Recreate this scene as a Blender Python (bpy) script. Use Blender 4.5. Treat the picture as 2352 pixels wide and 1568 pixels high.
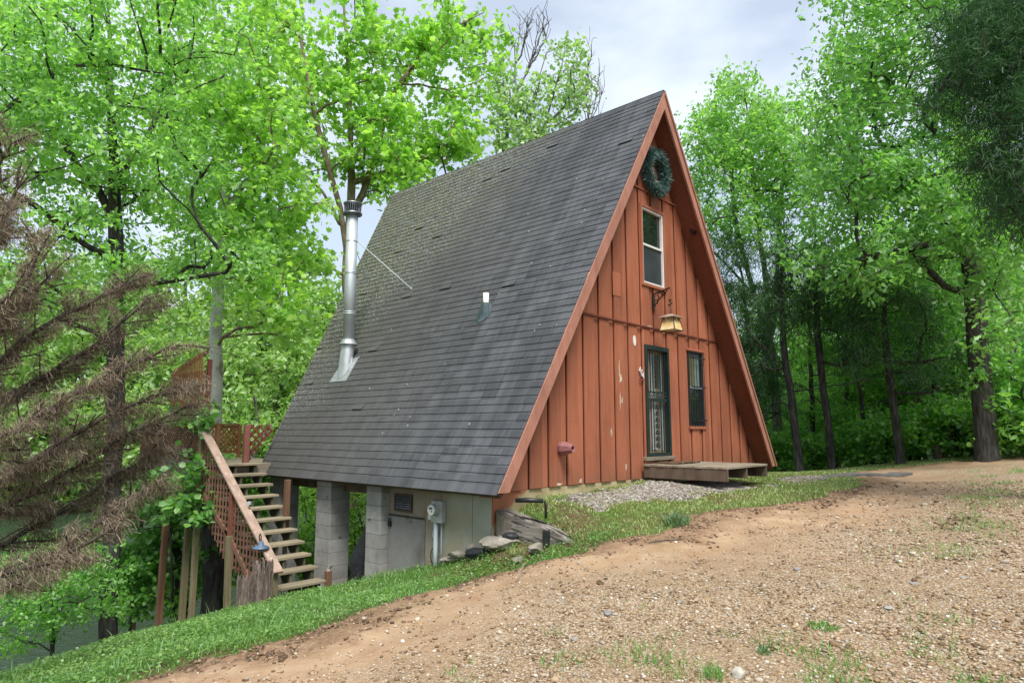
import bpy, bmesh, math, random
import numpy as np
from mathutils import Vector, Matrix, Euler

for o in list(bpy.data.objects): bpy.data.objects.remove(o)
SC = bpy.context.scene
COL = SC.collection
PI = math.pi
rng = np.random.default_rng(7)
random.seed(7)

# ------------------------------------------------------------------ camera
PITCH = math.atan((989.5 - 784.0) / 1530.0)
YAW = math.radians(47.552)            # house X axis seen from the camera
cam_d = bpy.data.cameras.new('camera'); cam = bpy.data.objects.new('camera', cam_d); COL.objects.link(cam)
cam_d.sensor_width = 36.0; cam_d.lens = 1530.0 / 2352.0 * 36.0
cam_d.clip_start = 0.05; cam_d.clip_end = 2000
cam.location = (0, 0, 0)
cam.rotation_euler = (PI / 2 + PITCH, 0, -YAW)
SC.camera = cam

# ------------------------------------------------------------------ sky, sun, exposure
SUN_EL, SUN_AZ = math.radians(57), math.radians(233)     # azimuth measured from +X, counter-clockwise
W = bpy.data.worlds.new('World'); SC.world = W; W.use_nodes = True
wn = W.node_tree; wn.nodes.clear()
sky = wn.nodes.new('ShaderNodeTexSky'); sky.sky_type = 'NISHITA'; sky.sun_disc = False
sky.sun_elevation = SUN_EL; sky.sun_rotation = PI / 2 - SUN_AZ
sky.air_density = 1.0; sky.dust_density = .6; sky.ozone_density = 1.0
tc = wn.nodes.new('ShaderNodeTexCoord')
mp = wn.nodes.new('ShaderNodeMapping'); mp.inputs['Scale'].default_value = (1, 1, 2.2)
wn.links.new(tc.outputs['Generated'], mp.inputs['Vector'])
nz = wn.nodes.new('ShaderNodeTexNoise'); nz.inputs['Scale'].default_value = 2.6; nz.inputs['Detail'].default_value = 5; nz.inputs['Roughness'].default_value = .52
wn.links.new(mp.outputs['Vector'], nz.inputs['Vector'])
rp = wn.nodes.new('ShaderNodeValToRGB'); rp.color_ramp.elements[0].position = .4; rp.color_ramp.elements[0].color = (.55, .55, .55, 1)
rp.color_ramp.elements[1].position = .6; rp.color_ramp.elements[1].color = (1, 1, 1, 1)
wn.links.new(nz.outputs['Fac'], rp.inputs['Fac'])
mx = wn.nodes.new('ShaderNodeMix'); mx.data_type = 'RGBA'
wn.links.new(rp.outputs['Color'], mx.inputs['Factor']); wn.links.new(sky.outputs['Color'], mx.inputs['A'])
mx.inputs['B'].default_value = (5.4, 5.95, 6.7, 1)
bg = wn.nodes.new('ShaderNodeBackground'); bg.inputs['Strength'].default_value = .08
wn.links.new(mx.outputs['Result'], bg.inputs['Color'])
wo = wn.nodes.new('ShaderNodeOutputWorld'); wn.links.new(bg.outputs['Background'], wo.inputs['Surface'])

sl = bpy.data.lights.new('sun', 'SUN'); sun = bpy.data.objects.new('sun', sl); COL.objects.link(sun)
sl.energy = 2.6; sl.angle = math.radians(24); sl.color = (1, .96, .9)
sd_ = Vector((math.cos(SUN_EL) * math.cos(SUN_AZ), math.cos(SUN_EL) * math.sin(SUN_AZ), math.sin(SUN_EL)))
sun.rotation_euler = sd_.to_track_quat('Z', 'Y').to_euler(); sun.location = (0, 0, 40)

SC.render.engine = 'CYCLES'
SC.view_settings.view_transform = 'Standard'; SC.view_settings.look = 'None'
SC.view_settings.exposure = 1.16; SC.view_settings.gamma = 1.0; SC.view_settings.use_curve_mapping = False
SC.render.resolution_x = 1024; SC.render.resolution_y = 682
SC.cycles.max_bounces = 12; SC.cycles.diffuse_bounces = 8; SC.cycles.transparent_max_bounces = 8

# ------------------------------------------------------------------ survey helpers: photo position -> point in the place
_c, _s = math.cos(PITCH), math.sin(PITCH)
_R = np.array([[math.cos(YAW), math.sin(YAW), 0], [-math.sin(YAW), math.cos(YAW), 0], [0, 0, 1]])
def ray(u, v):
    a = (u - 1176.) / 1530.; b = -(v - 784.) / 1530.
    return _R @ np.array([a, _c - b * _s, _s + b * _c])
def at(u, v, d):
    """point at horizontal distance d"""
    r = ray(u, v); return r * (d / math.hypot(r[0], r[1]))
def ss(a, b, x):
    t = np.clip((x - a) / (b - a), 0, 1); return t * t * (3 - 2 * t)

# ------------------------------------------------------------------ node material helpers
def new_mat(name):
    m = bpy.data.materials.new(name); m.use_nodes = True; nt = m.node_tree; nt.nodes.clear()
    out = nt.nodes.new('ShaderNodeOutputMaterial')
    return m, nt, out
def nd(nt, t, ins=None, **kw):
    n = nt.nodes.new(t)
    for k, v in kw.items(): setattr(n, k, v)
    if ins:
        for k, v in ins.items():
            if hasattr(v, 'is_output') and v.is_output: nt.links.new(v, n.inputs[k])
            else: n.inputs[k].default_value = v
    return n
def c4(c): return (c[0], c[1], c[2], 1)
def pos(nt, scale=(1, 1, 1), rot=(0, 0, 0)):
    g = nd(nt, 'ShaderNodeNewGeometry')
    m = nd(nt, 'ShaderNodeMapping', {'Vector': g.outputs['Position'], 'Scale': scale, 'Rotation': rot})
    return m.outputs['Vector']
def noise(nt, vec, scale, detail=4, rough=.55):
    return nd(nt, 'ShaderNodeTexNoise', {'Vector': vec, 'Scale': scale, 'Detail': detail, 'Roughness': rough}).outputs['Fac']
def ramp(nt, fac, stops):
    r = nd(nt, 'ShaderNodeValToRGB', {'Fac': fac}); cr = r.color_ramp
    while len(cr.elements) < len(stops): cr.elements.new(.5)
    for e, (p, c) in zip(cr.elements, stops): e.position = p; e.color = c4(c) if len(c) == 3 else c
    return r.outputs['Color']
def mixc(nt, f, a, b, mode='MIX'):
    n = nd(nt, 'ShaderNodeMix', data_type='RGBA', blend_type=mode)
    for k, v in (('Factor', f), ('A', a), ('B', b)):
        if hasattr(v, 'is_output'): nt.links.new(v, n.inputs[k])
        else: n.inputs[k].default_value = c4(v) if isinstance(v, tuple) and len(v) == 3 else v
    return n.outputs['Result']
def math_(nt, op, a, b=0.0, c=0.0, clamp=False):
    n = nd(nt, 'ShaderNodeMath', operation=op, use_clamp=clamp)
    for i, v in enumerate((a, b, c)):
        if hasattr(v, 'is_output'): nt.links.new(v, n.inputs[i])
        else: n.inputs[i].default_value = v
    return n.outputs[0]
def maprange(nt, v, a, b, c=0., d=1.):
    n = nd(nt, 'ShaderNodeMapRange', {'Value': v, 'From Min': a, 'From Max': b, 'To Min': c, 'To Max': d}); n.clamp = True
    return n.outputs[0]
def bump(nt, h, strength=.3, dist=.01, normal=None):
    ins = {'Height': h, 'Strength': strength, 'Distance': dist}
    if normal: ins['Normal'] = normal
    return nd(nt, 'ShaderNodeBump', ins).outputs['Normal']
def finish(nt, out, color, rough=.8, metal=0., normal=None, spec=.3):
    ins = {'Base Color': c4(color) if isinstance(color, tuple) else color, 'Roughness': rough, 'Metallic': metal, 'Specular IOR Level': spec}
    if normal: ins['Normal'] = normal
    p = nd(nt, 'ShaderNodeBsdfPrincipled', ins)
    nt.links.new(p.outputs[0], out.inputs[0]); return p
MATS = {}
def pm(name, c1, c2, scale=6., stretch=(1, 1, 1), rough=.8, metal=0., bmp=.25, bscale=60., bdist=.005, c3=None, spots=None, rnd=.12, spec=.3, detail=5):
    """generic procedural surface: two or three tones on stretched noise, fine relief, slight variation per piece"""
    if name in MATS: return MATS[name]
    m, nt, out = new_mat(name)
    v = pos(nt, stretch)
    f = noise(nt, v, scale, detail)
    st = [(.3, c1), (.68, c2)] if c3 is None else [(.25, c1), (.5, c2), (.75, c3)]
    col = ramp(nt, f, st)
    f2 = noise(nt, v, scale * 6.3, 3)
    col = mixc(nt, math_(nt, 'MULTIPLY', f2, .35), col, tuple(x * .55 for x in c1))
    if spots:
        col = mixc(nt, maprange(nt, noise(nt, v, spots[1], 3), spots[2], spots[2] + .05), col, spots[0])
    oi = nd(nt, 'ShaderNodeObjectInfo')
    val = maprange(nt, oi.outputs['Random'], 0, 1, 1 - rnd, 1 + rnd)
    col = nd(nt, 'ShaderNodeHueSaturation', {'Color': col, 'Value': val}).outputs[0]
    nrm = bump(nt, noise(nt, v, bscale, 4), bmp, bdist) if bmp else None
    finish(nt, out, col, rough, metal, nrm, spec)
    MATS[name] = m; return m
def leafm(name, dark, mid, light, trans=.45, gloss=.05, rough=.55, tcol=None):
    gloss *= 1.1
    if name in MATS: return MATS[name]
    m, nt, out = new_mat(name)
    g = nd(nt, 'ShaderNodeNewGeometry')
    f = math_(nt, 'ADD', math_(nt, 'MULTIPLY', g.outputs['Random Per Island'], .62), math_(nt, 'MULTIPLY', noise(nt, g.outputs['Position'], .9, 2), .4))
    col = ramp(nt, f, [(.12, dark), (.5, mid), (.9, light)])
    d = nd(nt, 'ShaderNodeBsdfDiffuse', {'Color': col}); trans = min(.6, trans * 1.15)
    tcx = mixc(nt, 1.0, col, tcol or (1.0, 1.0, .72), 'MULTIPLY')
    tcx = nd(nt, 'ShaderNodeHueSaturation', {'Color': tcx, 'Value': 1.55}).outputs[0]
    t = nd(nt, 'ShaderNodeBsdfTranslucent', {'Color': tcx})
    a = nd(nt, 'ShaderNodeMixShader', {0: trans, 1: d.outputs[0], 2: t.outputs[0]})
    gl = nd(nt, 'ShaderNodeBsdfGlossy', {'Color': (1, 1, 1, 1), 'Roughness': rough})
    b = nd(nt, 'ShaderNodeMixShader', {0: gloss, 1: a.outputs[0], 2: gl.outputs[0]})
    nt.links.new(b.outputs[0], out.inputs[0]); MATS[name] = m; return m

# ------------------------------------------------------------------ object helpers
def root_of(p):
    while p.parent: p = p.parent
    return p
def link(name, me, parent=None, loc=None):
    o = bpy.data.objects.new(name, me); COL.objects.link(o)
    if parent: o.parent = parent
    if loc is not None: o.location = loc
    return o
def thing(name, label, cat, loc=(0, 0, 0), group=None):
    o = bpy.data.objects.new(name, None); COL.objects.link(o); o.location = [float(x) for x in loc]
    o.empty_display_size = .1
    return tag(o, label, cat, group)
def tag(o, label, cat, group=None):
    o['label'] = label; o['category'] = cat
    if group: o['group'] = group
    return o
def structure(o): o['kind'] = 'structure'; return o
class MB:
    def __init__(s): s.v = []; s.f = []; s.parts = []
    def add(s, vs, fs):
        n = len(s.v); s.v += [tuple(float(c) for c in p) for p in vs]; s.f += [tuple(i + n for i in f) for f in fs]; return s
    def box(s, x0, x1, y0, y1, z0, z1):
        return s.add([(x0, y0, z0), (x1, y0, z0), (x1, y1, z0), (x0, y1, z0), (x0, y0, z1), (x1, y0, z1), (x1, y1, z1), (x0, y1, z1)],
                     [(0, 3, 2, 1), (4, 5, 6, 7), (0, 1, 5, 4), (1, 2, 6, 5), (2, 3, 7, 6), (3, 0, 4, 7)])
    def bar(s, a, b, w, h, up=(0, 0, 1)):
        """box along a->b, width w (sideways), height h (towards up)"""
        a = np.array(a, float); b = np.array(b, float); d = b - a; d /= np.linalg.norm(d)
        u = np.array(up, float); u -= d * (u @ d); u /= np.linalg.norm(u); r = np.cross(d, u)
        vs = [p + r * (sx * w / 2) + u * (sz * h / 2) for p in (a, b) for sx, sz in ((-1, -1), (1, -1), (1, 1), (-1, 1))]
        return s.add(vs, [(0, 1, 2, 3), (7, 6, 5, 4), (0, 4, 5, 1), (1, 5, 6, 2), (2, 6, 7, 3), (3, 7, 4, 0)])
    def prism(s, poly, vec):
        """poly: ordered 3D points, extruded by vec"""
        n = len(poly); p = [np.array(q, float) for q in poly]; q = [a + np.array(vec, float) for a in p]
        return s.add(p + q, [tuple(range(n))[::-1], tuple(range(n, 2 * n))] + [(i, (i + 1) % n, n + (i + 1) % n, n + i) for i in range(n)])
    def tube(s, pts, radii, n=8, cap=True):
        pts = [np.array(p, float) for p in pts]
        if not hasattr(radii, '__len__'): radii = [radii] * len(pts)
        vs = []; prev = None
        for i, p in enumerate(pts):
            d = pts[min(i + 1, len(pts) - 1)] - pts[max(i - 1, 0)]; d /= (np.linalg.norm(d) + 1e-9)
            if prev is None:
                ref = np.array([0, 0, 1.]) if abs(d[2]) < .9 else np.array([1., 0, 0]); prev = np.cross(d, ref)
            u = prev - d * (prev @ d); u /= (np.linalg.norm(u) + 1e-9); w = np.cross(d, u); prev = u
            for k in range(n):
                a = 2 * PI * k / n; vs.append(p + (u * math.cos(a) + w * math.sin(a)) * radii[i])
        fs = [(i * n + k, i * n + (k + 1) % n, (i + 1) * n + (k + 1) % n, (i + 1) * n + k) for i in range(len(pts) - 1) for k in range(n)]
        if cap: fs += [tuple(range(n))[::-1], tuple(range((len(pts) - 1) * n, len(pts) * n))]
        return s.add(vs, fs)
    def build(s, name, mat, parent=None, smooth=False, bevel=0., loc=None, jitter=0.):
        off = np.array(root_of(parent).location) if parent else np.zeros(3)
        if loc is not None and not parent: off = np.array(loc, float)
        v = np.array(s.v, float) - off
        if jitter: v += np.random.default_rng(len(s.v)).normal(0, jitter, v.shape)
        me = bpy.data.meshes.new(name); me.from_pydata(v.tolist(), [], s.f)
        if bevel:
            bm = bmesh.new(); bm.from_mesh(me)
            bmesh.ops.bevel(bm, geom=bm.edges[:], offset=bevel, segments=1, affect='EDGES', clamp_overlap=True)
            bm.to_mesh(me); bm.free()
        if smooth: me.polygons.foreach_set('use_smooth', [True] * len(me.polygons))
        me.materials.append(mat)
        return link(name, me, parent, loc if not parent else None)
def np_mesh(name, verts, faces, mat, parent=None, smooth=False, attrs=None, base=None):
    """verts (N,3), faces (M,k) arrays -> one mesh object"""
    off = np.array(root_of(parent).location) if parent else (np.zeros(3) if base is None else np.array(base))
    verts = np.asarray(verts, np.float32) - off.astype(np.float32); faces = np.asarray(faces, np.int32)
    me = bpy.data.meshes.new(name); k = faces.shape[1]
    me.vertices.add(len(verts)); me.vertices.foreach_set('co', verts.ravel())
    me.loops.add(faces.size); me.loops.foreach_set('vertex_index', faces.ravel())
    me.polygons.add(len(faces)); me.polygons.foreach_set('loop_start', np.arange(0, faces.size, k, dtype=np.int32))
    if smooth: me.polygons.foreach_set('use_smooth', np.ones(len(faces), bool))
    if attrs:
        for an, av in attrs.items():
            a = me.attributes.new(an, 'FLOAT', 'POINT'); a.data.foreach_set('value', np.asarray(av, np.float32))
    me.update(calc_edges=True); me.validate()
    me.materials.append(mat)
    return link(name, me, parent, None if parent or base is None else base)
def copy_tree(o, parent=None):
    c = o.copy(); COL.objects.link(c); c.parent = parent
    for ch in list(o.children): copy_tree(ch, c)
    return c

# ================================================================== TERRAIN
CP = np.array([
 (0, 0, -1.6), (3.4, 3.1, -1.64), (5.5, .6, -1.5), (1.96, 5.4, -1.86), (4.3, 5.5, -1.74), (6.1, 4.9, -1.45), (9, 4.4, -1.13), (14, 3.7, -.93),
 (19.4, 2.0, -.63), (17, 6.2, -1.03), (10, 1.2, -1.05), (7, 3, -1.36), (14, -2, -.6), (5, -4, -1.4), (-4, -3, -1.9), (-3, 3, -2.0), (-2, 6.5, -2.1),
 (20, -4, -.3), (24, 2, -.5),
 (6.7, 7.7, -2.0), (6.55, 9, -2.33), (6.6, 10.4, -2.8), (5.4, 9.7, -2.52), (4.6, 9.1, -2.42), (2.7, 8.3, -2.28), (1.65, 7.9, -2.3), (-1, 7.6, -2.36),
 (6.75, 6.9, -1.8), (6.45, 6.3, -1.74), (6.78, 5.9, -1.62), (6.8, 5.3, -1.5), (7.3, 5.85, -1.12), (7.5, 6.5, -1.04), (7.9, 6.0, -1.05), (9, 6.5, -1.0), (9, 5.4, -1.08), (10.5, 6.5, -.93), (11.6, 5.1, -1.0), (13, 6.5, -.98), (16, 6.5, -1.0), (16, 4.6, -.95),
 (5.2, 12.4, -3.3), (5.4, 13.2, -3.5), (3.5, 10.6, -3.1), (2, 10.2, -3.15), (0, 10, -3.2), (-3, 9.6, -3.2), (4, 13, -4.2), (1, 12.6, -4.7), (-2, 12.5, -4.7),
 (6.8, 13, -3.4), (8, 11, -2.8), (10, 14, -3.2), (4, 16, -5.3), (0, 15, -5.4), (8, 18, -4.9), (13, 18, -4.0), (-5, 15, -5.4), (3, 20, -6), (10, 23, -5.6),
 (12, 10, -2.2), (16, 12, -2.2), (20, 8, -1.4), (22, 14, -2.8), (26, 8, -1.6), (25, 20, -4), (28, -2, -.4), (-8, 4, -2.3), (-8, 9, -3), (0, 25, -6.2)], float)
def _phi(r2): return .5 * r2 * np.log(r2 + 1e-9)
def _fit():
    n = len(CP); d2 = ((CP[:, None, :2] - CP[None, :, :2]) ** 2).sum(-1)
    A = np.zeros((n + 3, n + 3)); A[:n, :n] = _phi(d2) + np.eye(n) * .02; P = np.c_[np.ones(n), CP[:, :2]]
    A[:n, n:] = P; A[n:, :n] = P.T
    return np.linalg.solve(A, np.r_[CP[:, 2], 0, 0, 0])
_W = _fit()
def vnoise(x, y, s, seed=0):
    """smooth value noise, -1..1"""
    x = np.asarray(x) * s; y = np.asarray(y) * s; xi = np.floor(x).astype(int); yi = np.floor(y).astype(int); fx = x - xi; fy = y - yi
    def h(a, b):
        n = (a * 374761393 + b * 668265263 + seed * 1442695041) & 0x7fffffff; n = ((n ^ (n >> 13)) * 1274126177) & 0x7fffffff
        return ((n ^ (n >> 16)) & 0xffff) / 32767.5 - 1
    u = fx * fx * (3 - 2 * fx); w = fy * fy * (3 - 2 * fy)
    return (h(xi, yi) * (1 - u) + h(xi + 1, yi) * u) * (1 - w) + (h(xi, yi + 1) * (1 - u) + h(xi + 1, yi + 1) * u) * w
LAKE_Z = -4.75
def H(x, y):
    x = np.atleast_1d(np.asarray(x, float)); y = np.atleast_1d(np.asarray(y, float))
    sh = x.shape; xf = x.ravel(); yf = y.ravel(); out = np.zeros(len(xf))
    for i in range(0, len(xf), 40000):
        a = xf[i:i + 40000]; b = yf[i:i + 40000]
        d2 = (a[:, None] - CP[None, :, 0]) ** 2 + (b[:, None] - CP[None, :, 1]) ** 2
        out[i:i + 40000] = _phi(d2) @ _W[:len(CP)] + _W[-3] + _W[-2] * a + _W[-1] * b
    ang = np.degrees(np.arctan2(yf, xf)); dist = np.hypot(xf, yf)
    lake = ss(36, 50, ang) * (1 - ss(125, 150, ang))
    far = (1 - lake) * (-1.2 - 2.0 * ss(0, 40, ang) * ss(20, 45, dist)) + lake * (-6.2 + 9.5 * ss(44, 68, dist))
    far += 6 * ss(70, 160, dist)
    w = ss(21, 30, np.hypot(xf - 9, yf - 6))
    out = np.clip(out, -7, 1) * (1 - w) + far * w
    out += .02 * vnoise(xf, yf, 1.7, 3) + .012 * vnoise(xf, yf, 5.1, 4)
    return out.reshape(sh)
def h1(x, y): return float(H(x, y)[0])

def poly_sd(poly, x, y):
    """signed distance, positive inside"""
    P = np.array(poly, float); x = np.asarray(x).ravel(); y = np.asarray(y).ravel()
    d = np.full(len(x), 1e9); ins = np.zeros(len(x), bool)
    for i in range(len(P)):
        a = P[i]; b = P[(i + 1) % len(P)]; e = b - a
        t = np.clip(((x - a[0]) * e[0] + (y - a[1]) * e[1]) / (e @ e), 0, 1)
        d = np.minimum(d, np.hypot(x - a[0] - t * e[0], y - a[1] - t * e[1]))
        c = ((a[1] > y) != (b[1] > y)) & (x < (b[0] - a[0]) * (y - a[1]) / (b[1] - a[1] + 1e-12) + a[0])
        ins ^= c
    return np.where(ins, d, -d)
def onH(u, v):
    r = ray(u, v); t = -1.5 / r[2]
    for _ in range(40): t += (h1(r[0] * t, r[1] * t) / r[2] - t) * .4
    return (r[0] * t, r[1] * t)
_edge = [onH(u, v) for u, v in ((293, 1568), (439, 1524), (586, 1485), (733, 1451), (879, 1387), (1025, 1354), (1147, 1317), (1317, 1274), (1507, 1223), (1660, 1171), (1814, 1158), (1942, 1126), (1985, 1102))]
ROAD = [(-14, 9.3), (-6, 7.4), (-1, _edge[0][1] + 1.0)] + _edge + [(15.2, 4.6), (16.5, 4.9), (17.8, 4.6), (18.8, 3.5), (19.6, 2.2), (20.6, .6), (24, -4), (24, -12), (-14, -12)]
PATH = [(7.35, 6.5), (7.6, 5.95), (8.4, 5.55), (9.3, 5.25), (10.0, 4.75), (11.0, 4.5), (12.6, 4.45), (14.2, 4.35), (15.4, 4.5), (15.2, 5.3), (13.5, 5.3), (12.6, 5.0), (12.4, 6.5), (10.8, 6.5)]
def road_sd(x, y):
    s = np.shape(x); x = np.ravel(x); y = np.ravel(y)
    return (poly_sd(ROAD, x, y) + .12 * vnoise(x, y, 2.2, 11) + .07 * vnoise(x, y, 6., 12)).reshape(s)
def path_sd(x, y):
    s = np.shape(x); x = np.ravel(x); y = np.ravel(y)
    return (poly_sd(PATH, x, y) + .6 * vnoise(x, y, 1.5, 21) + .3 * vnoise(x, y, 4, 22) - .2).reshape(s)

def grid_mesh(xs, ys):
    X, Y = np.meshgrid(xs, ys); nx, ny = len(xs), len(ys)
    i = np.arange((ny - 1) * (nx - 1)); r = i // (nx - 1); c = i % (nx - 1); a = r * nx + c
    return X.ravel(), Y.ravel(), np.c_[a, a + 1, a + nx + 1, a + nx]
def axis(lo, hi, st, far):
    a = list(np.arange(lo, hi, st)); s = st
    while a[-1] < far: s *= 1.16; a.append(a[-1] + s)
    s = st; b = [lo]
    while b[-1] > -far: s *= 1.16; b.append(b[-1] - s)
    return np.array(b[:0:-1] + a)

# ground material
def ground_mat():
    m, nt, out = new_mat('soil_and_turf'); p = pos(nt)
    f = noise(nt, p, 1.3, 6); g = noise(nt, p, 14, 5)
    soil = ramp(nt, g, [(.25, (.055, .036, .02)), (.55, (.12, .08, .046)), (.8, (.2, .15, .095))])
    turf = ramp(nt, g, [(.25, (.035, .06, .012)), (.6, (.09, .15, .03)), (.85, (.17, .2, .07))])
    col = mixc(nt, maprange(nt, f, .42, .6), soil, turf)
    finish(nt, out, col, .95, 0, bump(nt, noise(nt, p, 60, 4), .6, .03), .1); return m
def road_mat():
    m, nt, out = new_mat('gravel_and_clay'); p = pos(nt)
    a = nd(nt, 'ShaderNodeAttribute', attribute_name='sd').outputs['Fac']
    big = noise(nt, p, .7, 4); mid = noise(nt, p, 3.5, 5); fine = noise(nt, p, 40, 4)
    clay = ramp(nt, mid, [(.25, (.3, .19, .115)), (.55, (.41, .29, .185)), (.8, (.5, .375, .255))])
    clay = mixc(nt, math_(nt, 'MULTIPLY', fine, .35), clay, (.24, .13, .07))
    # churned darker soil right at the turf
    edge = math_(nt, 'MULTIPLY', maprange(nt, math_(nt, 'ADD', a, math_(nt, 'MULTIPLY', mid, .6)), 1.0, .58), maprange(nt, noise(nt, p, 13, 5), .3, .6, .45, 1))
    clay = mixc(nt, math_(nt, 'MULTIPLY', edge, .85), clay, ramp(nt, noise(nt, p, 22, 4), [(.3, (.11, .065, .038)), (.7, (.24, .15, .09))]))
    vo = nd(nt, 'ShaderNodeTexVoronoi', {'Vector': p, 'Scale': 62.})
    rnd = nd(nt, 'ShaderNodeSeparateColor', {'Color': vo.outputs['Color']}).outputs[0]
    grav = ramp(nt, rnd, [(.0, (.15, .1, .06)), (.3, (.28, .195, .115)), (.6, (.39, .295, .19)), (.85, (.35, .31, .25)), (1., (.54, .48, .38))])
    grav = mixc(nt, maprange(nt, vo.outputs['Distance'], .45, .8), grav, (.17, .11, .066))
    k = math_(nt, 'ADD', math_(nt, 'ADD', a, math_(nt, 'MULTIPLY', big, 1.0)), math_(nt, 'MULTIPLY', mid, .9))
    col = mixc(nt, maprange(nt, k, 1.95, 3.0), clay, grav)
    col = mixc(nt, maprange(nt, noise(nt, p, .8, 5), .45, .7, 0, .55), col, (.24, .165, .095))
    hgt = math_(nt, 'ADD', math_(nt, 'MULTIPLY', vo.outputs['Distance'], -.6), fine)
    finish(nt, out, col, .95, 0, bump(nt, noise(nt, p, 17, 6, .7), .5, .05, bump(nt, hgt, .55, .012)), .12); return m
def path_mat():
    m, nt, out = new_mat('grey_gravel'); p = pos(nt)
    vo = nd(nt, 'ShaderNodeTexVoronoi', {'Vector': p, 'Scale': 38.})
    rnd = nd(nt, 'ShaderNodeSeparateColor', {'Color': vo.outputs['Color']}).outputs[0]
    col = ramp(nt, rnd, [(0, (.12, .1, .085)), (.35, (.24, .21, .18)), (.7, (.35, .32, .285)), (1, (.5, .47, .44))])
    col = mixc(nt, maprange(nt, vo.outputs['Distance'], .4, .8), col, (.12, .1, .075))
    col = mixc(nt, maprange(nt, noise(nt, p, 2.5, 4), .55, .7, 0, .6), col, (.3, .21, .13))
    finish(nt, out, col, .9, 0, bump(nt, vo.outputs['Distance'], -.6, .02), .15); return m

gx = axis(-4, 20, .2, 420); gy = axis(-2, 16, .2, 420)
X, Y, F = grid_mesh(gx, gy)
Z = H(X, Y)
Z = Z - .14 * ss(.12, .55, road_sd(X, Y))
g_ = structure(np_mesh('ground', np.c_[X, Y, Z], F, ground_mat(), smooth=True))

rx = np.r_[np.arange(-14, -1, .4), np.arange(-1, 12, .07), np.arange(12, 24, .16)]; ry = np.r_[np.arange(-12, -1, .5), np.arange(-1, 8.6, .07)]
X, Y, F = grid_mesh(rx, ry); SD = road_sd(X, Y)
keep = (SD[F] > -.25).any(1); F = F[keep]; used = np.unique(F); rm = np.full(len(X), -1); rm[used] = np.arange(len(used)); F = rm[F]; X = X[used]; Y = Y[used]; SD = SD[used]
band = np.exp(-((SD - .3) / .26) ** 2)
rut = -.02 * np.exp(-((SD - 1.15) / .4) ** 2)
churn = band * (.014 * vnoise(X, Y, 7, 31) + .026 * vnoise(X, Y, 14, 32) + .004) + .006 * vnoise(X, Y, 9, 33) + rut
Z = H(X, Y) + np.minimum(.012, SD * .1) + np.where(SD > -.05, churn, 0)
structure(np_mesh('gravel_road', np.c_[X, Y, Z], F, road_mat(), smooth=True, attrs={'sd': SD}))
def road_z(x, y):
    s = road_sd(np.atleast_1d(x), np.atleast_1d(y)); return H(x, y) + np.minimum(.012, s * .1) - .02 * np.exp(-((s - 1.15) / .4) ** 2)

X, Y, F = grid_mesh(np.arange(7.0, 16, .09), np.arange(4, 6.64, .09)); SD = path_sd(X, Y)
keep = (SD[F] > -.2).any(1); F = F[keep]; used = np.unique(F); rm = np.full(len(X), -1); rm[used] = np.arange(len(used)); F = rm[F]; X = X[used]; Y = Y[used]; SD = SD[used]
structure(np_mesh('gravel_path', np.c_[X, Y, H(X, Y) + np.minimum(.022, SD * .1)], F, path_mat(), smooth=True))

def lake_mat():
    m, nt, out = new_mat('lake_water'); p = pos(nt, (1, 1.6, 1))
    w = noise(nt, p, 2.2, 4, .6)
    w2 = noise(nt, p, 9., 3, .6)
    n = bump(nt, math_(nt, 'ADD', w, math_(nt, 'MULTIPLY', w2, .45)), .9, .15)
    finish(nt, out, (.03, .055, .03), .1, 0, n, .5); return m
MB().add([(-300, 9, LAKE_Z), (300, 9, LAKE_Z), (300, 300, LAKE_Z), (-300, 300, LAKE_Z)], [(0, 1, 2, 3)]).build('lake', lake_mat())
structure(bpy.data.objects['lake'])

# ================================================================== MATERIALS
RED = (.315, .106, .055)
def paint_mat(name, base, wear=.5, streak=(14, 14, .8), peel=None):
    m, nt, out = new_mat(name)
    p = pos(nt); ps = pos(nt, streak)
    a = noise(nt, p, 1.1, 4); b = noise(nt, ps, 1.5, 5); c = noise(nt, ps, 5, 4)
    lo = tuple(x * .72 for x in base); hi = tuple(min(1, x * 1.22 + .012) for x in base)
    col = ramp(nt, math_(nt, 'ADD', math_(nt, 'MULTIPLY', a, .5), math_(nt, 'MULTIPLY', b, .5)), [(.32, lo), (.5, base), (.7, hi)])
    col = mixc(nt, maprange(nt, c, .62, .75, 0, wear), col, tuple(x * .45 for x in base))          # grain
    crack = maprange(nt, noise(nt, pos(nt, (30, 30, 1.6)), 2.2, 3), .71, .75, 0, wear)
    col = mixc(nt, crack, col, (.03, .012, .008))
    zz_p = nd(nt, 'ShaderNodeSeparateXYZ', {'Vector': p}).outputs['Z']
    splash = math_(nt, 'MULTIPLY', maprange(nt, math_(nt, 'ADD', zz_p, math_(nt, 'MULTIPLY', a, .5)), -.1, -.62), maprange(nt, noise(nt, p, 7, 5), .35, .7))
    col = mixc(nt, math_(nt, 'MULTIPLY', splash, .5), col, (.16, .1, .06))
    col = mixc(nt, maprange(nt, nd(nt, 'ShaderNodeTexVoronoi', {'Vector': pos(nt, (1, 1, .7)), 'Scale': 4.2}).outputs['Distance'], .05, .03, 0, .7), col, (.06, .022, .014))
    if peel: col = mixc(nt, maprange(nt, noise(nt, p, 16, 5), .69, .72, 0, peel), col, (.5, .42, .33))
    oi = nd(nt, 'ShaderNodeObjectInfo')
    col = nd(nt, 'ShaderNodeHueSaturation', {'Color': col, 'Value': maprange(nt, oi.outputs['Random'], 0, 1, .85, 1.13)}).outputs[0]
    finish(nt, out, col, .62, 0, bump(nt, math_(nt, 'ADD', b, c), .35, .006), .3); MATS[name] = m; return m
M_RED = paint_mat('red_brown_siding', RED, .55)
M_RAKE = paint_mat('faded_red_trim', (.36, .165, .115), .7, (6, 6, 2), .55)
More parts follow.
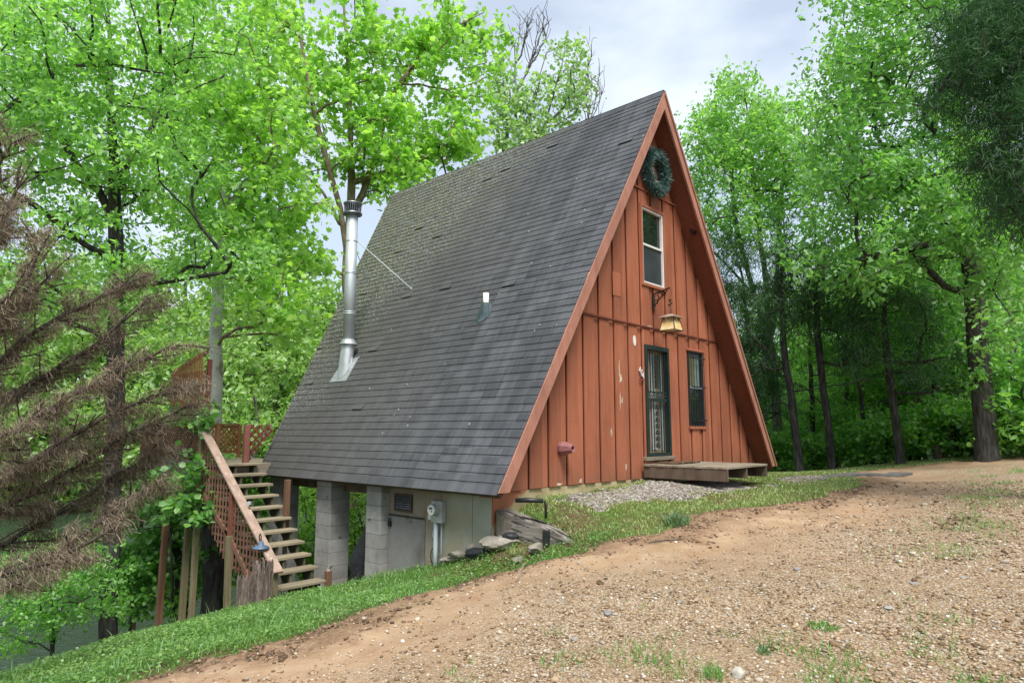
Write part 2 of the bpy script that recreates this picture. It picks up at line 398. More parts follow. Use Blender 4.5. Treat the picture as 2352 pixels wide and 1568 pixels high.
M_SOFF = paint_mat('red_soffit', (.2, .062, .035), .3)
M_DKRED = paint_mat('dark_red_stain', (.16, .045, .03), .5)

def shingle_mat():
    m, nt, out = new_mat('asphalt_shingle')
    g = nd(nt, 'ShaderNodeNewGeometry'); P = g.outputs['Position']
    sep = nd(nt, 'ShaderNodeSeparateXYZ', {'Vector': P}); y, z = sep.outputs['Y'], sep.outputs['Z']
    isl = nd(nt, 'ShaderNodeTexWhiteNoise', {'Vector': nd(nt, 'ShaderNodeVectorMath', {0: P, 1: (50., 3.3, 7.7)}, operation='MULTIPLY').outputs[0]})
    tab = nd(nt, 'ShaderNodeTexWhiteNoise', {'Vector': nd(nt, 'ShaderNodeVectorMath', {0: nd(nt, 'ShaderNodeVectorMath', {0: P, 1: (0., 3.28, 8.3)}, operation='MULTIPLY').outputs[0]}, operation='FLOOR').outputs[0]}, noise_dimensions='3D').outputs['Value']
    st = noise(nt, pos(nt, (.22, 2.6, .22)), 1.3, 5, .6)      # streaks running down the slope
    st2 = noise(nt, pos(nt, (.5, 9., .5)), 1.2, 3, .6)
    big = noise(nt, P, .45, 4)
    gr = noise(nt, P, 210, 2, .7)
    f = math_(nt, 'ADD', math_(nt, 'ADD', math_(nt, 'MULTIPLY', st, .42), math_(nt, 'MULTIPLY', tab, .13)), math_(nt, 'ADD', math_(nt, 'MULTIPLY', big, .34), math_(nt, 'MULTIPLY', st2, .22)))
    col = ramp(nt, f, [(.36, (.026, .028, .033)), (.52, (.056, .06, .069)), (.68, (.1, .106, .118))])
    brown = maprange(nt, math_(nt, 'ADD', y, math_(nt, 'MULTIPLY', big, 4)), 9.2, 13.6, 0, .75)
    col = mixc(nt, brown, col, (.066, .063, .054))
    moss = math_(nt, 'MULTIPLY', maprange(nt, math_(nt, 'ADD', math_(nt, 'ADD', math_(nt, 'MULTIPLY', z, .75), y), math_(nt, 'MULTIPLY', big, 3.)), 14.2, 18.0), maprange(nt, noise(nt, P, 5, 5), .38, .6))
    col = mixc(nt, math_(nt, 'MULTIPLY', moss, .7), col, (.095, .1, .045))
    lich = math_(nt, 'MULTIPLY', maprange(nt, math_(nt, 'ADD', math_(nt, 'ADD', math_(nt, 'MULTIPLY', z, .6), y), math_(nt, 'MULTIPLY', noise(nt, P, .8, 3), 4.)), 14.0, 16.6), maprange(nt, noise(nt, P, 26, 3), .54, .6))
    col = mixc(nt, math_(nt, 'MULTIPLY', lich, .75), col, (.33, .36, .34))
    spk = nd(nt, 'ShaderNodeTexVoronoi', {'Vector': P, 'Scale': 3.4}).outputs['Distance']
    col = mixc(nt, maprange(nt, spk, .05, .035), col, (.55, .56, .55))
    col = mixc(nt, math_(nt, 'MULTIPLY', gr, .3), col, (.012, .012, .014))
    finish(nt, out, col, .78, 0, bump(nt, gr, .5, .004), .45); MATS['shingle'] = m; return m
M_SH = shingle_mat()
M_BLOCK = pm('grey_concrete_block', (.22, .215, .2), (.36, .355, .34), 3.5, rough=.9, bmp=.5, bscale=90, rnd=.14, spots=((.12, .12, .1), 5, .66))
M_MORTAR = pm('mortar', (.12, .118, .11), (.2, .195, .185), 8, rough=.95)
M_CONC = pm('stained_concrete', (.27, .23, .13), (.34, .355, .3), 1.1, rough=.9, bmp=.3, bscale=70, c3=(.43, .45, .41), rnd=.02, spots=((.3, .27, .19), 1.3, .62))
M_OSB = pm('weathered_strand_board', (.2, .14, .085), (.3, .245, .19), 2.2, rough=.9, bmp=.4, bscale=45, c3=(.27, .25, .235), rnd=.05, spots=((.34, .32, .3), 22, .64))
M_HATCH = pm('grey_hatch_board', (.13, .12, .11), (.25, .24, .23), 1.8, rough=.85, bmp=.3, bscale=60, rnd=.03, c3=(.27, .26, .255), spots=((.14, .07, .035), 3.1, .67))
M_WOOD = pm('weathered_grey_wood', (.16, .135, .1), (.3, .26, .2), 2.2, (1, 9, 9), rough=.9, bmp=.4, bscale=30, rnd=.15)
M_TREAD = pm('weathered_step_wood', (.2, .165, .11), (.34, .29, .2), 2.2, (1.2, 12, 12), rough=.9, bmp=.4, bscale=30, rnd=.16, spots=((.1, .12, .06), 4, .64))
M_RAIL = pm('faded_pink_rail_paint', (.27, .19, .145), (.42, .3, .235), 3.5, (3, 1.4, 3), rough=.85, bmp=.4, bscale=40, rnd=.1, spots=((.4, .4, .36), 7, .64))
M_POST = pm('greenish_post_wood', (.13, .115, .06), (.24, .2, .12), 2, (8, 8, .8), rough=.9, bmp=.4, rnd=.15)
M_CEDARP = pm('orange_brown_post_wood', (.1, .052, .03), (.2, .11, .065), 2, (8, 8, .8), rough=.85, bmp=.3, rnd=.12)
M_LATT = pm('brown_lattice_stain', (.12, .058, .04), (.23, .12, .08), 3, rough=.85, bmp=.2, rnd=.18)
M_PLAT = pm('old_platform_boards', (.18, .145, .105), (.31, .265, .2), 2., (1, 9, 9), rough=.9, bmp=.4, rnd=.14)
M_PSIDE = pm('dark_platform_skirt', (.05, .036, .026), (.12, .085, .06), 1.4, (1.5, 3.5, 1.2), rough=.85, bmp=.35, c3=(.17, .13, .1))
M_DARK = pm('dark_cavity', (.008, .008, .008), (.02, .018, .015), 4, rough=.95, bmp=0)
M_GALV = pm('galvanised_steel', (.52, .58, .6), (.68, .74, .76), 2.2, rough=.5, metal=.6, bmp=.03, rnd=.02, spec=.5)
M_GALVD = pm('dull_zinc', (.42, .45, .46), (.6, .63, .64), 7, rough=.5, metal=.7, bmp=.1, rnd=.02)
M_CAP = pm('sooty_steel', (.14, .15, .16), (.36, .38, .4), 9, rough=.45, metal=.8, bmp=.1)
M_BLACK = pm('black_iron', (.008, .01, .011), (.022, .026, .028), 8, rough=.45, bmp=.1, spec=.5)
M_GREENFR = pm('dark_green_frame', (.005, .014, .013), (.013, .028, .025), 5, rough=.4, bmp=.05, spec=.5)
M_WHITE = pm('white_vinyl', (.6, .6, .57), (.75, .75, .72), 5, rough=.45, bmp=.03, rnd=.02)
M_PVC = pm('white_pvc', (.72, .71, .64), (.82, .81, .75), 6, rough=.4, bmp=.02)
M_RUBBER = pm('grey_rubber_boot', (.03, .05, .055), (.09, .13, .14), 8, rough=.6, bmp=.2)
M_GREYBOX = pm('grey_enamel', (.3, .32, .31), (.4, .42, .41), 4, rough=.45, bmp=.03, spec=.45)
M_CONDUIT = pm('grey_conduit', (.3, .36, .39), (.42, .48, .51), 3, rough=.45, bmp=.03, spec=.4)
M_TAN = pm('tan_inner_door', (.24, .18, .115), (.35, .275, .185), 2, (6, 6, 1), rough=.6, bmp=.1)
M_CURT = pm('pale_curtain', (.38, .4, .38), (.55, .56, .53), 3, (20, 20, .4), rough=.9, bmp=.2)
M_NEEDLE = leafm('wreath_needles', (.012, .045, .042), (.035, .11, .1), (.13, .25, .235), .1)
M_STONE = pm('pale_limestone', (.15, .13, .095), (.3, .275, .225), 4.5, rough=.95, bmp=.9, bscale=26, bdist=.03, c3=(.4, .38, .33), rnd=.12)
M_STONE2 = pm('grey_field_stone', (.2, .19, .175), (.36, .34, .32), 6, rough=.9, bmp=.5, bscale=30, bdist=.01, rnd=.15)
M_TIE = pm('cracked_grey_timber', (.1, .085, .07), (.3, .27, .24), 2.6, (9, .45, 9), rough=.95, bmp=.6, bscale=14, bdist=.012, rnd=.05)
M_STUMP = pm('rotten_stump_wood', (.07, .05, .04), (.24, .185, .155), 3, (5, 5, .7), rough=.95, bmp=1., bscale=12, bdist=.05, c3=(.36, .31, .28))
M_COIR = pm('coir_mat', (.05, .03, .018), (.16, .1, .055), 12, rough=1, bmp=.6, bscale=120)
M_TARP = pm('black_plastic', (.008, .009, .011), (.02, .023, .028), 4, rough=.6, bmp=.6, bscale=9, bdist=.03, spec=.5)
def glass_mat(name, col=(.012, .016, .016)):
    m, nt, out = new_mat(name); p = pos(nt)
    finish(nt, out, col, .04, 0, bump(nt, noise(nt, p, 1.5, 2), .03, .02), .7); return m
M_GLASS = glass_mat('window_glass'); M_SCREEN = pm('insect_screen', (.02, .026, .03), (.04, .048, .054), 3, rough=.5, bmp=.1, spec=.4)

# ================================================================== HOUSE
XL, XR, XC, ZE, ZA, YF, YW = 6.47, 15.97, 11.22, -.82, 6.68, 6.2, 6.6
YB0, YB1 = 12.71, 14.9
SL = math.hypot(XC - XL, ZA - ZE); TX, TZ = (XC - XL) / SL, (ZA - ZE) / SL
K = TZ / TX
house = thing('a_frame_house', 'tall red-brown A-frame cabin with dark shingled roof and steel stovepipe', 'house', (XC, 9.5, -1.0))
def RP(side, s, y, w=0.):
    """point on a roof slope: s up the slope, y along the ridge, w above the surface; side -1 left, +1 right"""
    x = (XL + TX * s - TZ * w); z = ZE + TZ * s + TX * w
    return (x if side < 0 else 2 * XC - x, y, z)
def yb(s): return YB0 + (YB1 - YB0) * min(s / SL, 1)
mb = MB()
for sd in (-1, 1):
    q = [RP(sd, 0, YF + .01, -.008), RP(sd, SL, YF + .01, -.008), RP(sd, SL, YB1, -.008), RP(sd, 0, YB0, -.008)]
    q2 = [RP(sd, 0, YF + .01, -.11), RP(sd, SL - .07, YF + .01, -.11), RP(sd, SL - .07, YB1, -.11), RP(sd, 0, YB0, -.11)]
    mb.add(q + q2, [(0, 1, 2, 3), (7, 6, 5, 4), (0, 4, 5, 1), (1, 5, 6, 2), (2, 6, 7, 3), (3, 7, 4, 0)])
roof = mb.build('roof', pm('roof_decking', (.05, .04, .035), (.1, .08, .06), 4), house)
roof['label'] = 'steep dark asphalt shingle roof with moss and lichen towards the back'

NC = 62; EX = SL / NC
tabs = []
for sd in (-1, 1):
    for i in range(NC):
        s0 = i * EX; y = YF - .025 - rng.random() * .3; first = True
        while y < yb(s0) + .02:
            y2 = y + .305
            tabs.append((sd, i, max(y, YF - .025), y2, s0)); y = y2
def tab_verts(sd, ya, yb_, s0, wav=True, lift=0.):
    e0 = min(yb_, yb(s0) + .02) - .003; e1 = min(yb_, yb(s0 + EX) + .02) - .003; a = ya + .003
    def j(yy): return .010 * float(vnoise(np.array([yy]), np.array([s0 * 3]), .9, 41)[0]) + .004 * float(vnoise(np.array([yy]), np.array([s0 * 9]), 3.1, 42)[0])
    l0 = s0 + j(a); l1 = s0 + j(e0)
    if s0 == 0: l0 = l1 = -.025
    t = .013 + lift
    return [RP(sd, l0, a, t), RP(sd, l1, e0, t), RP(sd, s0 + EX + .03, max(e1, a + .01), .002), RP(sd, s0 + EX + .03, a, .002),
            RP(sd, l0, a, t - .012), RP(sd, l1, e0, t - .012), RP(sd, s0 + EX + .03, max(e1, a + .01), -.006), RP(sd, s0 + EX + .03, a, -.006)]
TABF = [(0, 1, 2, 3), (0, 4, 5, 1), (1, 5, 6, 2), (3, 7, 4, 0)]
near = []
for k, (sd, i, a, b, s0) in enumerate(tabs):
    if sd < 0 and b - a > .2 and b < yb(s0) - .1:
        p = RP(sd, s0, (a + b) / 2); near.append((p[0] ** 2 + p[1] ** 2 + p[2] ** 2, k))
near = {k for _, k in sorted(near)[:300]}
mb = MB(); hoff = np.array(house.location)
for k, (sd, i, a, b, s0) in enumerate(tabs):
    if b - a < .02 or min(b, yb(s0) + .02) - a < .03: continue
    lift = .02 if rng.random() < .012 else rng.random() * .003
    v = tab_verts(sd, a, b, s0, lift=lift)
    f = TABF if sd < 0 else [tuple(reversed(q)) for q in TABF]
    if k in near:
        me = bpy.data.meshes.new('shingle'); me.from_pydata([tuple(np.array(q) - hoff) for q in v], [], f); me.materials.append(M_SH)
        link('shingle', me, roof)
    else: mb.add(v, f)
o = mb.build('shingles', M_SH, roof); o['kind'] = 'stuff'
# ridge caps
for i in range(29):
    y0 = YF - .03 + i * .3; y1 = min(y0 + .34, YB1 + .02); m2 = MB()
    up = .004 * (i % 2)
    pts = [RP(-1, SL - .16, y0, .022), (XC, y0, ZA + .034), RP(1, SL - .16, y0, .022)]
    pts2 = [RP(-1, SL - .16, y1, .014), (XC, y1, ZA + .026), RP(1, SL - .16, y1, .014)]
    lo = [tuple(np.array(p) - np.array((0, 0, .012))) for p in pts + pts2]
    m2.add(pts + pts2 + lo, [(0, 1, 4, 3), (1, 2, 5, 4), (0, 6, 7, 1), (1, 7, 8, 2), (0, 3, 9, 6), (2, 8, 11, 5)])
    m2.build('ridge_cap', M_SH, roof)
# rake boards on the front edge, soffits, back edge boards
def XZ(pts, y0, y1): return [(x, y0, z) for x, z in pts], (0, y1 - y0, 0)
for sd in (-1, 1):
    mir = (lambda x: x) if sd < 0 else (lambda x: 2 * XC - x)
    dv = .19 / TX
    poly = [(XL + .004, ZE + .004), (XC + (0 if sd < 0 else 0), ZA - .02), (XC, ZA - .02 - dv), (XL + .19 / TZ, ZE)]
    MB().prism(*XZ([(mir(x), z) for x, z in poly], YF - .035, YF + .008)).build('rake_board', M_RAKE, house, bevel=.004)
    if sd > 0:
        poly = [(XL - .012, ZE + .0), (XC, ZA + .006), (XC, ZA - .09), (XL + .05, ZE)]
        MB().prism(*XZ([(mir(x), z) for x, z in poly], YF - .06, YF - .037)).build('rake_trim', M_RAKE, house, bevel=.003)
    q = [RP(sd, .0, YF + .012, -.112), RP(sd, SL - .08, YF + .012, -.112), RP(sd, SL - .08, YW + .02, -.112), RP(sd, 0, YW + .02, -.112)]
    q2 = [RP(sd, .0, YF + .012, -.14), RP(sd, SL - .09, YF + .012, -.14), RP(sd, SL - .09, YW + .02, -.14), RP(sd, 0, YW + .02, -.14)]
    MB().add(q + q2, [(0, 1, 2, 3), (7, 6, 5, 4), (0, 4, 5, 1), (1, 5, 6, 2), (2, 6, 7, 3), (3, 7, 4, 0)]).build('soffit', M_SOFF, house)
    a, b = np.array(RP(sd, 0, YB0 + .03, -.06)), np.array(RP(sd, SL, YB1 + .03, -.06))
    MB().bar(a, b, .03, .12, up=(-TZ, 0, TX)).build('back_rake_board', M_WOOD, house)
# front wall: recessed boards and raised boards, cut round the openings
def zund(x):
    xx = x if x < XC else 2 * XC - x
    return ZE + (xx - XL) * K - .14 / TX
OPEN = {'door': (10.92, 11.81, -.475, 1.63), 'low': (12.65, 13.28, .1, 1.66), 'high': (10.94, 11.74, 2.83, 4.34)}
def strip(mb, x0, x1, y0, y1, zb, zt):
    cuts = sorted({x0, x1, XC} | {c for o in OPEN.values() for c in o[:2]}); cuts = [c for c in cuts if x0 <= c <= x1]
    for a, b in zip(cuts, cuts[1:]):
        if b - a < .004: continue
        m = (a + b) / 2; segs = [(zb, None)]
        for o in OPEN.values():
            if o[0] < m < o[1]:
                ns = []
                for lo, hi in segs:
                    H_ = 99 if hi is None else hi
                    if o[2] >= H_ or o[3] <= lo: ns.append((lo, hi)); continue
                    if o[2] > lo: ns.append((lo, o[2]))
                    if o[3] < H_: ns.append((o[3], hi))
                segs = ns
        for lo, hi in segs:
            ta, tb = zund(a), zund(b)
            top = zt if hi is None else min(hi, zt)
            za, zb2 = min(ta, top), min(tb, top)
            if max(za, zb2) <= lo + .01: continue
            pl = [(a, lo)] if za > lo else []
            aa, bb = a, b
            if za <= lo: aa = a + (b - a) * (lo - za) / (zb2 - za + 1e-9); pl = [(aa, lo)]
            if zb2 <= lo: bb = b - (b - a) * (lo - zb2) / (za - zb2 + 1e-9)
            pl.append((bb, lo))
            if zb2 > lo: pl.append((b, zb2))
            if (ta - top) * (tb - top) < 0:
                xc_ = a + (b - a) * (top - ta) / (tb - ta); pl.append((xc_, top))
            if za > lo: pl.append((a, za))
            if len(pl) >= 3: mb.parts.append((len(mb.v), len(mb.f))); mb.prism([(x, y0, z) for x, z in pl], (0, y1 - y0, 0))
ZB, ZR1, ZR2 = -.86, 1.952, 4.68
wall = MB(); strip(wall, 6.5, 15.94, YW + .045, YW + .08, ZB, 9)
wall = wall.build('front_wall', pm('wall_gap_shade', (.012, .005, .004), (.03, .012, .008), 5), house); wall['label'] = 'red-brown board siding of the gable end'  # near-black backing: groove shade between the boards is put into its colour
G0, GP = 8.08 - .4655 * 4, .4655
for (zb, zt) in ((ZB, ZR1), (ZR1 + .03, ZR2), (ZR2 + .03, 9)):
    for k in range(21):
        x0 = G0 + GP * k; x1 = x0 + .285
        if zt > 2 and x0 < 9.3 and zt < 5 and abs(x0 - 10.0) > 1: pass
        m2 = MB(); strip(m2, max(x0, 6.5), min(x1, 15.94), YW, YW + .03, zb + rng.random() * .01, zt)
        strip(m2, max(x1 - .01, 6.5), min(x0 + GP - .018, 15.94), YW + .0305, YW + .044, zb + rng.random() * .01, zt)
        for i_ in range(len(m2.parts)):
            a_, b_, c_, d_ = (m2.parts[i_] + (m2.parts[i_ + 1] if i_ + 1 < len(m2.parts) else (len(m2.v), len(m2.f))))
            m3 = MB(); m3.add(m2.v[a_:c_], [tuple(q - a_ for q in f_) for f_ in m2.f[b_:d_]]); m3.build('board', M_RED, wall, bevel=.003)
m2 = MB().box(9.9, 10.17, YW - .008, YW - .0005, 2.42, 2.86).build('patch_board', M_RED, wall, bevel=.004)
for z, xa, xb in ((ZR1, 8.3, 14.14), (ZR2, 10.04, 12.4)):
    MB().box(xa, xb, YW - .028, YW - .001, z, z + .03).build('trim_rail', M_DKRED if z < 3 else M_RED, wall, bevel=.003)
# paint flaked away
def flake(cx, cz, w, h, seed):
    r = np.random.default_rng(seed); n = 22; out = []
    for i in range(n):
        a = 2 * PI * i / n; k = .45 + .75 * r.random(); out.append((cx + w * math.cos(a) * k, cz + h * math.sin(a) * k))
    return out
M_FLAKE = pm('bare_cream_primer', (.42, .33, .22), (.62, .55, .43), 9, rough=.9)
for i, (x, z, w, h) in enumerate([(10.06, 1.05, .022, .2), (10.09, .93, .05, .09), (10.07, .55, .02, .17), (10.13, .55, .03, .06), (9.77, -.02, .022, .08), (10.21, -.62, .022, .07), (8.86, -.8, .05, .035), (8.3, -.82, .08, .02), (11.08, 1.99, .12, .012)]):
    MB().prism(*XZ(flake(x, z, w, h, i), YW - .0025 if z < 1.9 else YW - .031, YW if z < 1.9 else YW - .028)).build('paint_patch', M_FLAKE, wall)
# interior, floor, back wall
MB().box(6.95, 15.5, YW + .1, 12.4, -1.06, -.87).build('floor_frame', pm('floor_joists', (.06, .045, .03), (.13, .1, .07), 5), house)
for s_, xx in ((-1, 6.95), (1, 15.49)): pass
MB().prism([(6.75, 12.3, -.9), (15.69, 12.3, -.9), (XC, 12.3, 6.2)], (0, .08, 0)).build('back_wall', M_RED, house)
MB().box(10.2, 13.9, 7.5, 7.55, -.8, 4.6).build('inner_partition', pm('dim_room_wall', (.05, .045, .04), (.09, .08, .07), 3), house)
# door
D0, D1, DB, DT = OPEN['door']
door = MB().box(D0, D1, YW + .1, YW + .14, DB, DT).build('door', M_TAN, house); door['label'] = 'tan inner door behind a dark green iron security door'
fr = MB()
for b in ((D0, D0 + .06, DB, DT), (D1 - .06, D1, DB, DT), (D0 + .06, D1 - .06, DT - .09, DT), (D0 + .06, D1 - .06, DB, DB + .07)):
    fr.box(b[0], b[1], YW - .03, YW + .05, b[2], b[3])
fr.build('door_frame', M_GREENFR, door, bevel=.004)
mp_ = MB(); mp_.box(D0 + .09, D1 - .09, YW, YW + .03, .72, .75).box(D0 + .09, D1 - .09, YW, YW + .03, .56, .62)
mp_.build('middle_rail', M_GREENFR, door)
for i in range(8):
    x = D0 + .13 + i * (D1 - D0 - .26) / 7
    if i in (3, 4): continue
    for z0, z1 in ((DB + .09, .56), (.75, DT - .12)):
        MB().box(x - .008, x + .008, YW + .005, YW + .02, z0, z1).build('door_bar', M_GREENFR, door)
def curl(cx, cz, r, turns=1.5, flip=1, n=16):
    return [(cx + flip * r * (1 - .75 * t) * math.cos(2 * PI * turns * t + PI / 2), YW + .012, cz + r * (1 - .75 * t) * math.sin(2 * PI * turns * t + PI / 2)) for t in [i / n for i in range(n + 1)]]
XM = (D0 + D1) / 2
for z0, z1 in ((DB + .14, .5), (.8, DT - .17)):
    sc = MB(); sc.tube([(XM, YW + .012, z0), (XM, YW + .012, z1)], .008, 5)
    nn = 7
    for i in range(nn):
        z = z0 + (i + .5) * (z1 - z0) / nn
        for f in (-1, 1):
            sc.tube(curl(XM + f * .05, z, .05, 1.2, f), .0065, 4, False)
            for q in range(3):
                a = z + (q - 1) * .032
                sc.add([(XM + f * .01, YW + .01, a), (XM + f * .045, YW + .004, a + .03), (XM + f * .085, YW + .01, a + .022), (XM + f * .05, YW + .016, a - .004)], [(0, 1, 2), (0, 2, 3)])
    sc.build('scroll_ornament', M_GREENFR, door)
sc = MB()
for i in range(9):
    x = D0 + .14 + i * .075
    sc.tube(curl(x, .675, .042, 1.2, 1 if i % 2 else -1), .007, 4, False)
    sc.add([(x - .03, YW + .01, .65), (x, YW + .002, .69), (x + .035, YW + .01, .7), (x, YW + .016, .645)], [(0, 1, 2), (0, 2, 3)])
sc.build('scroll_band', M_GREENFR, door)
MB().box(D0 + .34, D1 - .34, YW + .09, YW + .099, DB + .12, DT - .15).build('door_pane', M_CURT, door)
MB().box(D0 + .1, D0 + .15, YW + .085, YW + .099, DB + .1, DT - .13).build('door_pane', M_CURT, door)
MB().box(D1 - .2, D1 - .12, YW + .085, YW + .099, DB + .1, DT - .13).build('door_pane', pm('blue_grey_pane', (.2, .27, .28), (.3, .38, .39), 3, rough=.3, bmp=0), door)
MB().box(D0 - .06, D1 + .08, YW - .05, YW + .09, DB - .07, DB - .001).build('door_sill', M_WOOD, door, bevel=.006)
MB().tube([(D1 - .12, YW - .02, .5), (D1 - .12, YW - .06, .5), (D1 - .2, YW - .07, .5)], .011, 6).build('door_handle', M_BLACK, door)
# windows
def window(key, label, fmat, fw):
    x0, x1, z0, z1 = OPEN[key]
    w = MB().box(x0 + .01, x1 - .01, YW + .045, YW + .055, z0 + .01, z1 - .01).build('window', M_GLASS, house); w['label'] = label
    f = MB()
    for b in ((x0, x0 + fw, z0, z1), (x1 - fw, x1, z0, z1), (x0 + fw, x1 - fw, z1 - fw, z1), (x0 + fw, x1 - fw, z0, z0 + fw)): f.box(b[0], b[1], YW - .012, YW + .06, b[2], b[3])
    f.build('window_frame', fmat, w, bevel=.003)
    return w, x0, x1, z0, z1
w, x0, x1, z0, z1 = window('high', 'white framed sash window high in the gable with a screen below', M_WHITE, .035)
zm = (z0 + z1) / 2 + .02
MB().box(x0 + .035, x1 - .035, YW + .0, YW + .04, zm - .02, zm + .02).build('meeting_rail', M_WHITE, w)
MB().box(x0 + .035, x1 - .035, YW + .03, YW + .034, z0 + .035, zm - .02).build('insect_screen', M_SCREEN, w)
for a, b, c, d in ((x0 - .06, x0 - .001, z0 - .06, z1 + .06), (x1 + .001, x1 + .06, z0 - .06, z1 + .06), (x0, x1, z1 + .001, z1 + .06), (x0, x1, z0 - .06, z0 - .001)):
    MB().box(a, b, YW - .03, YW + .02, c, d).build('casing', M_RED, w, bevel=.003)
w, x0, x1, z0, z1 = window('low', 'narrow window behind black iron bars beside the door', M_BLACK, .03)
zm = (z0 + z1) / 2 + .03
MB().box(x0 + .03, x1 - .03, YW + .02, YW + .05, zm - .025, zm + .025).build('meeting_rail', M_CONDUIT, w)
MB().box(x0 + .04, x0 + .3, YW + .04, YW + .0445, zm + .03, z1 - .05).build('blind', pm('olive_blind', (.12, .11, .05), (.2, .18, .09), 3, rough=.4, bmp=0), w)
MB().box(x0 + .32, x1 - .08, YW + .04, YW + .0445, zm + .03, z1 - .05).build('curtain', pm('grey_green_curtain', (.13, .18, .17), (.2, .26, .25), 3, rough=.5, bmp=0), w)
for i in range(6):
    x = x0 + .03 + i * (x1 - x0 - .06) / 5
    MB().tube([(x, YW - .045, z0 - .01), (x, YW - .045, z1 + .01)], .007, 6).build('window_bar', M_BLACK, w)
for z in (z0 + .12, zm, z1 - .14):
    MB().box(x0 - .01, x1 + .01, YW - .06, YW - .05, z - .015, z + .015).build('cross_bar', M_BLACK, w)
for a, b, c, d in ((x0 - .03, x1 + .03, z1 + .001, z1 + .05), (x0 - .03, x1 + .03, z0 - .06, z0 - .001)):
    MB().box(a, b, YW - .03, YW + .02, c, d).build('casing', M_RED, w, bevel=.003)
# gable vent behind the wreath
vent = MB().box(11.1, 11.46, YW - .012, YW + .02, 4.86, 5.75).build('gable_vent', pm('orange_ply', (.3, .15, .06), (.42, .24, .11), 4), house)
for i in range(7):
    z = 4.98 + i * .085
    MB().add([(11.16, YW - .03, z), (11.4, YW - .03, z), (11.4, YW - .012, z + .05), (11.16, YW - .012, z + .05), (11.16, YW - .03, z - .01), (11.4, YW - .03, z - .01)], [(0, 1, 2, 3), (4, 5, 1, 0), (5, 4, 3, 2)]).build('louvre', M_WHITE, vent)
# house number, plaque
for ch, (x, z) in zip('474', ((10.745, 1.13), (10.795, 1.085), (10.845, 1.03))):
    cu = bpy.data.curves.new('n', 'FONT'); cu.body = ch; cu.size = .15; cu.extrude = .004; cu.align_x = 'CENTER'; cu.offset = .003
    to = bpy.data.objects.new('n', cu); COL.objects.link(to)
    me = bpy.data.meshes.new_from_object(to.evaluated_get(bpy.context.evaluated_depsgraph_get())); bpy.data.objects.remove(to)
    me.transform(Matrix.Translation(Vector((x, YW - .006, z - .05)) - Vector(house.location)) @ Matrix.Rotation(PI / 2, 4, 'X'))
    me.materials.clear(); me.materials.append(M_WHITE); link('house_number', me, house)
MB().box(10.73, 10.86, YW - .02, YW - .001, .93, .965).build('number_ledge', M_DKRED, house)
MB().prism(*XZ([(10.58 + .045 * math.cos(2 * PI * i / 20), 1.66 + .1 * math.sin(2 * PI * i / 20)) for i in range(20)], YW - .012, YW - .001)).build('wall_plaque', M_WHITE, house)
# foundation and basement
def found_mat():
    m, nt, out = new_mat('painted_foundation'); p = pos(nt); x = nd(nt, 'ShaderNodeSeparateXYZ', {'Vector': p}).outputs
    n = noise(nt, p, 3.2, 5)
    cream = ramp(nt, n, [(.3, (.26, .2, .1)), (.6, (.46, .4, .23)), (.8, (.5, .45, .3))])
    rd = math_(nt, 'ADD', math_(nt, 'SUBTRACT', 7.25, x['X']), math_(nt, 'ADD', math_(nt, 'MULTIPLY', n, .7), math_(nt, 'MULTIPLY', math_(nt, 'ADD', x['Z'], 1.0), 1.6)))
    col = mixc(nt, maprange(nt, rd, .18, .3), cream, (.33, .13, .07))
    col = mixc(nt, maprange(nt, noise(nt, p, 1.2, 3), .6, .66, 0, .8), col, (.33, .13, .07))
    finish(nt, out, col, .85, 0, bump(nt, noise(nt, p, 50, 3), .3, .01), .2); return m
MB().box(6.86, 15.6, YW + .035, YW + .2, -3.2, ZB + .0).build('front_foundation', found_mat(), house)
XW = 6.84
MB().box(XW, XW + .12, YW + .055, 7.02, -3.4, -.55).build('side_foundation', M_CONC, house)
MB().box(XW - .006, XW + .11, 7.026, 7.66, -3.4, -.55).build('side_foundation', M_CONC, house)
MB().box(XW + .012, XW + .1, 7.664, 8.06, -3.4, -.55).build('strand_board_panel', M_OSB, house)
MB().box(XW + .014, XW + .1, 8.064, 8.98, -1.325, -.55).build('strand_board_panel', M_OSB, house)
hatch = MB().box(XW + .004, XW + .06, 8.07, 8.975, -3.0, -1.34).build('hatch_door', M_HATCH, house); hatch['label'] = 'grey weathered hatch door in the basement wall'
MB().box(XW - .022, XW - .002, 8.08, 8.95, -1.345, -1.322).build('latch_bar', M_BLACK, hatch)
MB().box(XW - .03, XW, 8.89, 8.95, -1.52, -1.44).tube([(XW - .015, 8.9, -1.44), (XW - .015, 8.9, -1.39), (XW - .015, 8.94, -1.39), (XW - .015, 8.94, -1.44)], .007, 5).build('padlock', M_BLACK, hatch)
vb = MB()
for b in ((8.38, 8.41, -1.27, -.99), (8.79, 8.82, -1.27, -.99), (8.41, 8.79, -1.02, -.99), (8.41, 8.79, -1.27, -1.24)): vb.box(XW - .018, XW + .03, b[0], b[1], b[2], b[3])
vv = vb.build('wall_vent', pm('rusty_vent_frame', (.06, .045, .035), (.12, .09, .065), 6), house)
MB().box(XW + .0, XW + .013, 8.41, 8.79, -1.24, -1.02).build('vent_backing', M_DARK, vv)
for i in range(6): MB().add([(XW - .012, 8.41, -1.225 + i * .034), (XW - .012, 8.79, -1.225 + i * .034), (XW + .004, 8.79, -1.2 + i * .034), (XW + .004, 8.41, -1.2 + i * .034)], [(0, 1, 2, 3)]).build('louvre', M_CAP, vv)
